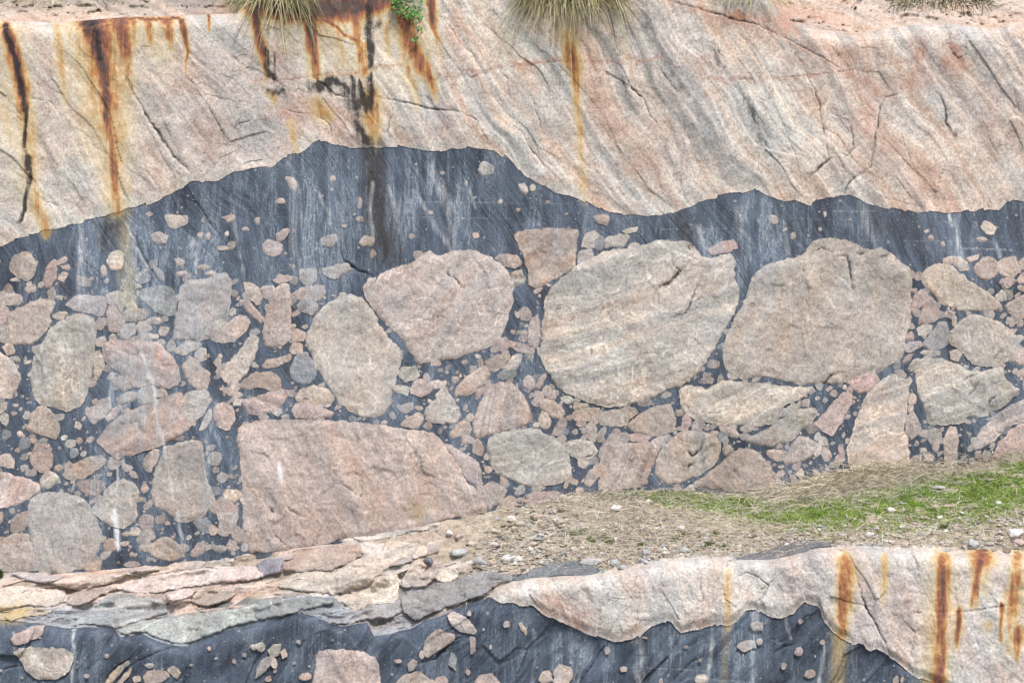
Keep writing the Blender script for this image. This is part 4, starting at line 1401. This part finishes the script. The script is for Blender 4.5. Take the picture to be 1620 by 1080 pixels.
BIG_LABELS = {'B0': 'largest boulder, pale with fine bands slanting up to the right', 'G0': 'big plain grey-beige boulder with a crack at its top',
              's0': 'wide flat-topped pinkish boulder resting on the ledge'}
cnt = {}
for i, (code, pts) in enumerate(parse_shapes(STONES_UPPER)):
    j = cnt.get(code, 0); cnt[code] = j + 1
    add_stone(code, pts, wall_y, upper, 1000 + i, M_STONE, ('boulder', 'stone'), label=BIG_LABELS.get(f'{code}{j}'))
def fill_stones(zone, n, yfn, parent, taken, seed, rmin, rmax, power=2.0, single=8.2, single_max=34):
    r2 = np.random.default_rng(seed)
    boxes = [(p.min(0), p.max(0), p) for _, p in taken]
    items, tries = [], 0
    cq = np.zeros((n + 1, 3)); blo = np.array([q[0] for q in boxes]); bhi = np.array([q[1] for q in boxes])
    while len(items) < n and tries < n * 40:
        tries += 1
        u0, v0, ok = zone(r2)
        if not ok: continue
        r = rmin + (rmax - rmin) * r2.random() ** power
        m = int(r2.integers(6, 10))
        th = np.sort(np.linspace(0, 2 * np.pi, m + 1)[:-1] + r2.uniform(-.25, .25, m)) + r2.uniform(0, 1)
        an = r2.uniform(0, np.pi) if r2.random() < .4 else r2.normal(-.5, .4); el = r2.uniform(.45, 1)
        k1 = r2.uniform(.72, 1.2, m)
        x = r * np.cos(th) * k1; y = r * el * np.sin(th) * k1
        nk = len(items)
        if nk and ((u0 - cq[:nk, 0]) ** 2 + (v0 - cq[:nk, 1]) ** 2 < ((r + cq[:nk, 2]) * .66) ** 2).any(): continue
        hit = False
        for q in np.nonzero((blo[:, 0] < u0) & (u0 < bhi[:, 0]) & (blo[:, 1] < v0) & (v0 < bhi[:, 1]))[0]:
            if inside(np.array([u0]), np.array([v0]), boxes[q][2])[0]: hit = True; break
        if hit: continue
        cq[nk] = (u0, v0, r)
        pts = np.stack([u0 + x * math.cos(an) - y * math.sin(an), v0 + x * math.sin(an) + y * math.cos(an)], -1)
        o = outline(pts, max(1.6, r * .35), .10 * r, int(seed + tries))
        items.append((r, np.vstack([o, [[u0, v0]]])))
    items.sort(key=lambda q: -q[0])
    def build(sel, name, stuff):
        co, fs, tt, tn, fcs, uvs, off = [], [], [], [], [], [], 0
        for k, (r, o) in enumerate(sel):
            m = len(o) - 1; pu, pv = o[:, 0], o[:, 1]
            yy = yfn(pu, pv) + .0022 * r2.random() ; yy[-1] -= .002
            co.append(P(pu, pv, yy))
            fs.append(np.stack([np.arange(m), (np.arange(m) + 1) % m, np.full(m, m)], -1) + off); off += m + 1
            t = np.array(TINTS[r2.choice(list('pppptttggcorb'))]) * r2.uniform(.6, 1.02)
            tt.append(np.tile(t, (m + 1, 1))); tn.append(np.tile((0, 0, .12, 1), (m + 1, 1))); fcs.append(np.stack([pu * S, pv * S, 0 * pu + k * 1.3], -1)); uvs.append(o)
        q = np.concatenate(uvs); w = weather(q[:, 0], q[:, 1]); w[:, 3] = np.clip(w[:, 3] + .12, 0, 1)
        F = np.concatenate(fs)
        X = q[F]; cr = (X[:, 1, 0] - X[:, 0, 0]) * (X[:, 2, 1] - X[:, 0, 1]) - (X[:, 1, 1] - X[:, 0, 1]) * (X[:, 2, 0] - X[:, 0, 0])
        F[cr > 0] = F[cr > 0][:, ::-1]
        link(name, mk_mesh(name, np.concatenate(co), F, {'tint': rgba(np.concatenate(tt)), 'tone': np.concatenate(tn), 'fc': np.concatenate(fcs), 'weather': w}), M_STONE, parent, kind='stuff' if stuff else None)
    big = [q for q in items if q[0] > single][:single_max]
    for q in big: build([q], 'stone', False)
    build(items[len(big):], 'small_stones', True)
def zone_up(r2):
    u = r2.uniform(-100, 1720); f = foot(u)
    top = np.interp(u, [-100, 0, 200, 420, 520, 640, 860, 1000, 1250, 1440, 1700], [400, 410, 410, 430, 450, 520, 380, 370, 560, 430, 420])
    v = top + (f - top) * r2.random() ** .75
    return u, v, True
fill_stones(zone_up, 860, wall_y, upper, parse_shapes(STONES_UPPER), 77, 2.2, 12.5, 1.6)
def zone_band(r2):
    u = r2.uniform(-50, 1680); b = bound(u) + 8
    return u, r2.uniform(b, b + 130), True
fill_stones(zone_band, 70, wall_y, upper, parse_shapes(STONES_UPPER), 78, 1.0, 4.0)
def zone_low(r2):
    u = r2.uniform(-50, 1680); b = min(max(lip(u) + 22, bound2(u) + 8), 1118)
    return u, r2.uniform(b, 1120), b < 1100
fill_stones(zone_low, 100, lambda u, v: lower_face(u, v) - .008, lower, parse_shapes(STONES_LOWER), 79, 1.0, 5.0)
for i, (code, pts) in enumerate(parse_shapes(STONES_LOWER)):
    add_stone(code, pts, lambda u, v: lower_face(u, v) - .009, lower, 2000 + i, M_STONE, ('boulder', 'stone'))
for i, (code, pts) in enumerate(parse_shapes(SLABS)):
    add_stone(code, pts, lambda u, v: ledge_y(u, v) - .022, ledge_o, 3000 + i, M_STONE, ('slab', 'slab'), slab=True)

# ------------------------------------------------------------------ loose stones on the ledge
import bmesh
def chunk_mesh(name, seed, dims, tint):
    r2 = random.Random(seed)
    bm = bmesh.new()
    for _ in range(22):
        while True:
            p = Vector((r2.uniform(-1, 1), r2.uniform(-1, 1), r2.uniform(-1, 1)))
            if .55 < p.length < 1: break
        p = p.normalized() * r2.uniform(.8, 1.0)
        bm.verts.new((p.x * dims[0], p.y * dims[1], p.z * dims[2]))
    res = bmesh.ops.convex_hull(bm, input=bm.verts)
    bmesh.ops.delete(bm, geom=[e for e in res['geom_interior'] if isinstance(e, bmesh.types.BMVert)], context='VERTS')
    bmesh.ops.bevel(bm, geom=bm.edges[:], offset=min(dims) * .10, segments=1, affect='EDGES')
    me = bpy.data.meshes.new(name)
    bm.to_mesh(me); bm.free()
    a = me.attributes.new('tint', 'FLOAT_COLOR', 'POINT')
    a.data.foreach_set('color', np.tile(np.array(tuple(tint) + (1,), np.float32), len(me.vertices)))
    me.materials.append(M_LOOSE)
    return me
WHITE, LG, TAN, PK, DK, BR = (.66, .63, .59), (.42, .42, .415), (.50, .43, .35), (.48, .38, .33), (.17, .18, .195), (.26, .20, .15)
LOOSE = [  # u, v, half width, half height, colour, label
 (711,842,9,7,WHITE,'small white stone at the left end of the rubble'),
 (760,888,13,10,LG,'blocky light grey stone beside dark gap at the left edge of the rubble'),
 (727,873,17,9,LG,'rounded grey lump half buried beside the pink slab'),
 (802,882,11,8,WHITE,'white stone at the lip just left of the dark flat slabs'),
 (797,862,9,6,TAN,'tan stone in the rubble above the white lip stone'),
 (785,838,10,7,TAN,'tan angular stone in the upper left rubble'),
 (747,858,12,4,TAN,'thin flat tan stone in the left rubble'),
 (725,848,11,6,PK,'pinkish flat stone near the left end of the rubble'),
 (677,886,11,8,DK,'dark blue stone at the tip of the rubble'),
 (818,883,11,9,WHITE,'bright white angular stone right above the pale low face'),
 (1077,834,10,6,WHITE,'white stone lying in grey dry grass in mid ledge'),
 (985,835,10,5,TAN,'flat tan stone among grey dry grass'),
 (1001,845,7,5,PK,'small pinkish stone left of the mid ledge'),
 (1022,872,12,6,LG,'grey stone above the long flat one in mid ledge'),
 (1018,888,15,6,LG,'long flat grey stone with straw beside it at the rim'),
 (1082,869,13,6,LG,'flat grey stone on brown soil above the rim'),
 (972,890,11,7,LG,'grey stone at the rim left of the long flat one'),
 (985,896,11,6,LG,'low grey stone on the rim of the pale face'),
 (935,888,22,7,LG,'broad flat grey stone on the rim of the pale face'),
 (845,860,12,6,TAN,'tan stone in the middle of the left rubble'),
 (823,828,13,6,TAN,'long tan stone close to the wall foot'),
 (855,849,8,5,DK,'small dark stone in the left rubble'),
 (853,817,11,6,PK,'pink stone at the foot of the dark wall'),
 (920,832,9,5,TAN,'tan stone in brown straw'),
 (893,857,9,6,TAN,'tan stone in front of the brown soil'),
 (974,802,15,7,WHITE,'white flat stone at the start of the green grass'),
 (1025,793,9,6,WHITE,'small white stone in the grass near the wall foot'),
 (878,809,8,5,TAN,'small tan stone at the foot of the round boulder'),
 (1375,845,9,7,WHITE,'white blocky stone below the green grass'),
 (1537,859,13,9,LG,'pale grey stone near the right rim'),
 (1525,867,9,6,TAN,'tan stone left of the pale right one'),
 (1494,871,10,5,LG,'flat grey stone sitting on the right rim'),
 (1612,857,11,7,PK,'pinkish stone at the right border of the ledge'),
 (1605,842,20,8,WHITE,'large pale slab at the right border of the ledge'),
 (1411,857,8,5,TAN,'tan stone at the rim below the grass'),
 (1432,861,9,6,PK,'pink stone at the rim below the grass'),
 (1465,819,7,4,PK,'small pink stone in the grass edge'),
 (1486,818,8,4,WHITE,'small pale stone beside the pink one in the grass edge'),
 (1514,836,8,6,TAN,'tan stone in the bare soil at right'),
 (1590,870,14,6,BR,'brown clod at the right rim'),
 (1410,806,10,6,WHITE,'pale flat stone in the middle of the green grass'),
 (1580,795,6,4,WHITE,'small pale stone high in the grass at right'),
 (1485,771,13,4,LG,'grey flat patch of stone at the top of the grass'),
]
def ledge_point(u, v):
    u_, v_ = np.array([u], float), np.array([v], float)
    return P(u_, v_, ledge_y(u_, v_))[0]
for i, (u, v, hw, hh, c, lab) in enumerate(LOOSE):
    p = ledge_point(u, v + hh * .5)
    k = hw * S
    me = chunk_mesh('loose_stone', 50 + i, (k * 1.05, k * .8, max(hh * S * .95, k * .35)), c)
    o = link('loose_stone', me, None, None, lab, 'stone', 'loose stones on the ledge')
    o.location = (p[0], p[1], p[2] + hh * S * .35); o.rotation_euler = (random.uniform(-.2, .2), random.uniform(-.2, .2), random.uniform(0, 6))
SMC = [('tan', TAN), ('pink', PK), ('grey', LG), ('whitish', WHITE), ('brown', BR)]
SM = [chunk_mesh('small_stone', 200 + i, (1, .8, .6), SMC[i % 5][1]) for i in range(10)]
ZN = [(700, 860, 'in the rubble at the left end of the ledge'), (860, 1000, 'in the brown soil above the pale low face'), (1000, 1180, 'in the straw in front of the slanting boulders'),
      (1180, 1400, 'at the soil edge below the green grass'), (1400, 1640, 'in bare soil at the right end of the ledge')]
for zi, (ua, ub, where) in enumerate(ZN):
    nsm = 0
    while nsm < (14 if zi < 2 else 9):
        u = random.uniform(ua, min(ub, 1615)); t = random.uniform(.25, .97) if zi < 3 else random.uniform(.7, .98)
        v = foot(u) + t * (lip(u) - foot(u))
        if u < 700 + 120 * (1 - t): continue
        p = ledge_point(u, v); q = random.randrange(10)
        o = link('small_stone', SM[q], None, None, f'small {SMC[q % 5][0]} stone {where}', 'stone', f'small {SMC[q % 5][0]} stones {where}')
        s = random.uniform(3, 6) * S
        o.location = (p[0], p[1], p[2] + s * .25); o.scale = (s, s, s); o.rotation_euler = (random.uniform(-.4, .4), random.uniform(-.4, .4), random.uniform(0, 6))
        nsm += 1
same = {}
for o in COL.objects:
    if o.name.startswith('small_stone') and o.get('category') == 'stone': same.setdefault(o['label'], []).append(o)
for lab, L in same.items():
    if len(L) > 1:
        L.sort(key=lambda q: q.location.x)
        for k, o in enumerate(L): o['label'] = lab + ', ' + ('first second third fourth fifth sixth seventh eighth ninth tenth'.split()[min(k, 9)]) + ' from left'
# gravel: one mesh of many chips
def gravel(name, label, n, place, smin, smax, seed):
    r2 = np.random.default_rng(seed); co, fs, tt, off = [], [], [], 0
    octa = np.array([(1, 0, 0), (-1, 0, 0), (0, 1, 0), (0, -1, 0), (0, 0, 1), (0, 0, -1), (.7, .6, .3), (-.6, .5, .4)], float)
    tri = np.array([(0, 2, 4), (2, 1, 4), (1, 3, 4), (3, 0, 4), (2, 0, 5), (1, 2, 5), (3, 1, 5), (0, 3, 5)])
    spots = [place(r2) for i in range(n)]
    if len(spots[0]) == 2:
        q = np.array(spots, float); spots = P(q[:, 0], q[:, 1], ledge_y(q[:, 0], q[:, 1]))
    for i in range(n):
        p = spots[i]; s = smin + (smax - smin) * r2.random() ** 2.5
        a = r2.uniform(0, 6.28); q = octa[:6] * r2.uniform(.6, 1.1, (6, 3)) + r2.normal(0, .22, (6, 3)); q *= np.array((1, .8, .6)) * s
        ca, sa = math.cos(a), math.sin(a)
        q = np.stack([q[:, 0] * ca - q[:, 1] * sa, q[:, 0] * sa + q[:, 1] * ca, q[:, 2]], -1) + p + (0, 0, s * .2)
        co.append(q); fs.append(tri + off); off += 6
        tt.append(np.tile(np.array([TAN, PK, LG, WHITE, BR, TAN][r2.integers(6)]) * r2.uniform(.7, 1.1), (6, 1)))
    link(name, mk_mesh(name, np.concatenate(co), np.concatenate(fs), {'tint': rgba(np.concatenate(tt))}, False), M_LOOSE, None, label, 'gravel', kind='stuff')
def on_ledge(r2):
    while True:
        u = r2.uniform(680, 1650); t = r2.random() ** .6
        f, l = foot(u), lip(u)
        if u < 700 + 130 * (1 - t): continue
        if u > 1060 and t < .6 and r2.random() < .85: continue
        return (u, f + t * (l - f))
gravel('gravel', 'fine pale gravel strewn through the soil of the ledge', 5200, on_ledge, .006, .03, 4)
def on_left(r2):
    while True:
        u = r2.uniform(670, 900); t = r2.random() ** .8
        f, l = foot(u), lip(u)
        if u < 690 + 110 * (1 - t): continue
        return (u, f + t * (l - f))
gravel('rubble', 'coarse angular rubble at the left end of the soil ledge', 420, on_left, .012, .05, 14)
def on_bank(r2):
    u = r2.choice([r2.uniform(-100, 400), r2.uniform(1200, 1720)]); T = r2.random()
    v = rim(u) - T * (rim(u) + 40)
    y = wall_y(np.array([u]), np.array([rim(u)]))[0] + .30 + .0115 * (rim(u) - v)
    return P(np.array([u]), np.array([v]), np.array([y]))[0]
gravel('rubble', 'broken chips and crumbs along the rim above the tall face', 700, on_bank, .005, .022, 6)

# ------------------------------------------------------------------ grasses
def blades(name, base, dirs, length, width, droop, cols, segs=3, sideways=None):
    """ribbon blades: base (n,3), dirs (n,3) unit, droop = fall in metres at the tip"""
    n = len(base)
    side = np.cross(dirs, np.array((0, 1., .0)) + rng.normal(0, .35, (n, 3)))
    side /= np.linalg.norm(side, axis=1)[:, None] + 1e-9
    rows = []
    for j in range(segs + 1):
        t = j / segs
        c = base + dirs * (length * t)[:, None]
        c[:, 2] -= droop * t * t
        w = width * (1 - t) ** .7 * .5 + .0003
        rows.append(c - side * w[:, None]); rows.append(c + side * w[:, None])
    co = np.stack(rows, 1).reshape(-1, 3)
    k = 2 * (segs + 1)
    f = []
    for j in range(segs):
        f.append(np.stack([np.arange(n) * k + 2 * j, np.arange(n) * k + 2 * j + 1, np.arange(n) * k + 2 * j + 3, np.arange(n) * k + 2 * j + 2], -1))
    f = np.stack(f, 1).reshape(-1, 4)
    return mk_mesh(name, co, f, {'tint': rgba(np.repeat(cols, k, 0))})

def unit(a): return a / np.linalg.norm(a, axis=1)[:, None]

def ledge_pts(n, dens, u0=660, u1=1640, t0=-.03, t1=1.0):
    out = []
    got = 0
    while got < n:
        u = rng.uniform(u0, u1, n * 3); t = rng.uniform(t0, t1, n * 3)
        k = rng.random(n * 3) < dens(u, t)
        out.append(np.stack([u[k], t[k]], -1)); got += k.sum()
    q = np.concatenate(out)[:n]
    u, t = q[:, 0], q[:, 1]
    v = foot(u) + t * (lip(u) - foot(u))
    return P(u, v, ledge_y(u, v)), u, t, v

def green_d(u, t):
    f, l = foot(u), lip(u); v = f + t * (l - f)
    c = np.interp(u, [1000, 1060, 1150, 1240, 1320, 1400, 1500, 1560, 1620], [782, 787, 797, 808, 815, 800, 785, 775, 760])
    w = np.interp(u, [960, 1060, 1150, 1250, 1320, 1420, 1500, 1620], [5, 12, 16, 18, 20, 28, 34, 40])
    return np.clip(np.exp(-((v - c) / w) ** 2) * sstep(940, 1060, u) * (.75 + 1.4 * fbm(u / 26, v / 8, 151, 3)), 0, 1)
n = 42000
base, u, t, v = ledge_pts(n, green_d)
dirs = unit(np.stack([rng.normal(0, .7, n), rng.normal(-.3, .6, n), np.ones(n) * .8], -1))
mixg = rng.random(n)[:, None] * .8 + .2 * fbm(u / 30, v / 10, 153, 2)[:, None]
cols = np.array((.22, .40, .06)) + (np.array((.46, .50, .15)) - np.array((.22, .40, .06))) * np.clip(mixg, 0, 1)
link('grass', blades('grass', base, dirs, rng.uniform(.012, .034, n), np.full(n, .006), np.zeros(n), cols, 2), M_BLADE, None,
     'short bright green grass growing along the right half of the ledge', 'grass', kind='stuff')

def straw_d(u, t):
    f, l = foot(u), lip(u); v = f + t * (l - f)
    near = np.exp(-(t / .16) ** 2) * sstep(850, 960, u) * 1.0
    mid = .35 * np.exp(-((u - 1010) / 120) ** 2) * np.exp(-((t - .4) / .3) ** 2)
    right = .8 * np.exp(-((u - 1330) / 130) ** 2) * np.exp(-((t - .12) / .2) ** 2)
    return np.clip(.16 * sstep(700, 800, u) + near * .7 + mid + right, 0, 1) * (1 - .6 * green_d(u, t))
n = 17000
base, u, t, v = ledge_pts(n, straw_d)
base[:, 2] += rng.uniform(0, .02, n)
dirs = unit(np.stack([rng.normal(0, 1, n), rng.normal(-.5, .6, n), np.abs(rng.normal(.12, .3, n))], -1))
sh = rng.random(n)[:, None]
cols = np.array((.72, .62, .44)) * (1 - sh) + np.array((.70, .65, .57)) * sh
cols = cols * rng.uniform(.75, 1.1, n)[:, None]
ln_ = rng.uniform(.03, .13, n) + .12 * (rng.random(n) < .08)
link('dry_grass', blades('dry_grass', base, dirs, ln_, rng.uniform(.002, .0045, n), ln_ * .25, cols, 3), M_BLADE, None,
     'matted dry straw lying over the ledge and along the wall foot', 'dry grass', kind='stuff')

n = 1500
u = 1345 + rng.normal(0, 62, n); v = foot(u) + np.abs(rng.normal(0, 9, n)) - 2
base = P(u, v, ledge_y(u, v) - .01); base[:, 2] += rng.uniform(0, .05, n)
dirs = unit(np.stack([rng.normal(.1, 1, n), rng.normal(-.25, .35, n), np.abs(rng.normal(.15, .35, n))], -1))
L = rng.uniform(.08, .30, n)
cols = np.array((.72, .64, .47)) * rng.uniform(.75, 1.1, n)[:, None]
link('straw_heap', blades('straw_heap', base, dirs, L, rng.uniform(.003, .006, n), L * .3, cols, 4), M_BLADE, None,
     'tangled heap of long pale straw against the foot of the tall face', 'dry grass')
# moss dots
n = 2600
cent = [(935,856),(952,852),(965,857),(1014,864),(1066,854),(1083,846),(920,843),(1494,834),(905,845),(1120,862),(1145,866),(845,822),(1130,845)]
cs = [cent[i % len(cent)] for i in range(n)]
u = np.array([c[0] for c in cs]) + rng.normal(0, 3.2, n); v = np.array([c[1] for c in cs]) + rng.normal(0, 2.0, n)
base = P(u, v, ledge_y(u, v))
dirs = unit(np.stack([rng.normal(0, .6, n), rng.normal(-.3, .5, n), np.ones(n)], -1))
cols = np.array((.12, .17, .03)) * rng.uniform(.6, 1.4, n)[:, None]
link('moss', blades('moss', base, dirs, rng.uniform(.012, .03, n), np.full(n, .005), np.zeros(n), cols, 2), M_BLADE, None,
     'small dark green moss tufts dotting the brown soil of the ledge', 'moss', kind='stuff')

def hang_tuft(name, label, us0, us1, v0, v1, n, lmin, lmax, out, seed, dry=.5, spread=.6, cat='grass tuft', dark=0.0):
    r2 = np.random.default_rng(seed)
    u = r2.uniform(us0, us1, n); v = v0 + (v1 - v0) * r2.random(n)
    y = wall_y(u, np.maximum(v, rim(u))) - .02 + np.where(v < rim(u), .2 + .0115 * (rim(u) - v), 0)
    base = P(u, v, y)
    cx = (u - (us0 + us1) / 2) / (us1 - us0)
    dirs = unit(np.stack([cx * 1.3 * spread * 2 + r2.normal(0, spread * .6, n), -out + r2.normal(0, .25, n), r2.normal(.25, .45, n)], -1))
    L = r2.uniform(lmin, lmax, n)
    dr = L * r2.uniform(.7, 1.7, n)
    s = r2.random(n)[:, None]
    a, b = np.array((.44, .38, .23)), np.array((.27, .26, .12))
    cols = (a * s + b * (1 - s)) * r2.uniform(.8, 1.6, n)[:, None]
    drk = r2.random(n) < dark
    cols[drk] *= .3
    link(name, blades(name, base, dirs, L, r2.uniform(.005, .010, n), dr, cols, 6), M_BLADE, None, label, cat, 'grass tufts hanging over the top of the face')
hang_tuft('grass_tuft', 'largest yellow-green grass tuft hanging over the upper edge above the ochre run', 838, 975, -30, 8, 620, .18, .42, .4, 5, dark=.2)
hang_tuft('grass_tuft', 'dry grass tuft above the brown rust left of the green sprig', 378, 480, -30, 4, 420, .14, .36, .45, 6, dark=.25)
hang_tuft('grass_tuft', 'thin dry grass wisps at the top above the reddish rock at right', 1130, 1260, -25, 2, 130, .06, .14, .4, 8)
hang_tuft('grass_tuft', 'dark dry tuft over the top right rim', 1415, 1572, -30, 10, 800, .05, .15, .3, 9, dark=.8)
hang_tuft('grass_tuft', 'pale dry litter grass along the top left corner', 0, 190, -30, 6, 220, .04, .10, .3, 10, dark=.3)

# ------------------------------------------------------------------ green sprig and moss cushion
def leafy(name, label, clusters, seed, leaf, cat):
    r2 = np.random.default_rng(seed)
    pts = []
    for (cu, cv, ru, rv, n) in clusters:
        a = r2.uniform(0, 2 * np.pi, n); q = np.sqrt(r2.random(n))
        u = cu + ru * q * np.cos(a); v = cv + rv * q * np.sin(a)
        pts.append(P(u, v, wall_y(u, np.maximum(v, 0)) - r2.uniform(.02, .14, n)))
    c = np.concatenate(pts); n = len(c)
    rt = root(name, tuple(c.mean(0)), label=label, cat=cat)
    nor = unit(np.stack([r2.normal(0, .5, n), -np.abs(r2.normal(.8, .4, n)), r2.normal(.5, .4, n)], -1))
    tx = unit(np.cross(nor, r2.normal(0, 1, (n, 3)))); ty = np.cross(nor, tx)
    L = leaf * r2.uniform(.7, 1.3, n)[:, None]
    ring = [(0, -1), (.42, -.45), (.5, .15), (0, 1), (-.5, .15), (-.42, -.45)]
    co = np.stack([c + tx * L * a + ty * L * b + nor * L * (.12 if a == 0 else 0) for a, b in ring], 1).reshape(-1, 3)
    f = np.arange(n * 6).reshape(n, 6)
    cols = (np.array((.10, .24, .045)) * r2.uniform(.6, 1.5, n)[:, None])
    link('leaves', mk_mesh('leaves', co, f, {'tint': rgba(np.repeat(cols, 6, 0))}, False), M_LEAF, rt)
    # stems
    k = 14
    b0 = np.tile(c.mean(0) + (0, .10, .05), (k, 1)); tgt = c[r2.integers(0, n, k)]
    dv = tgt - b0; ln = np.linalg.norm(dv, axis=1)
    link('stem', blades('stem', b0, unit(dv), ln, np.full(k, .004), ln * 0, np.tile((.12, .15, .05), (k, 1)), 3), M_LEAF, rt)
leafy('green_sprig', 'bright green leafy sprig growing from the rusty crack at the top', [(645, 10, 26, 20, 150), (655, 26, 14, 8, 40), (664, 48, 5, 6, 9), (657, 63, 9, 4, 12), (628, 2, 10, 10, 40)], 3, .016, 'plant')

n = 900
r2 = np.random.default_rng(12)
a = r2.uniform(0, 2 * np.pi, n); q = np.sqrt(r2.random(n))
u = -3 + 10 * q * np.cos(a); v = 902 + 16 * q * np.sin(a)
base = P(u, v, ledge_y(u, np.maximum(v, foot(u))) - .05 * (1 - q))
dirs = unit(np.stack([r2.normal(0, .5, n), -np.ones(n), r2.normal(.5, .4, n)], -1))
link('moss_cushion', blades('moss_cushion', base, dirs, r2.uniform(.01, .03, n), np.full(n, .005), np.zeros(n), np.array((.09, .15, .03)) * r2.uniform(.5, 1.4, n)[:, None], 2), M_BLADE, None,
     'dark green moss cushion at the wall foot by the left border', 'moss')
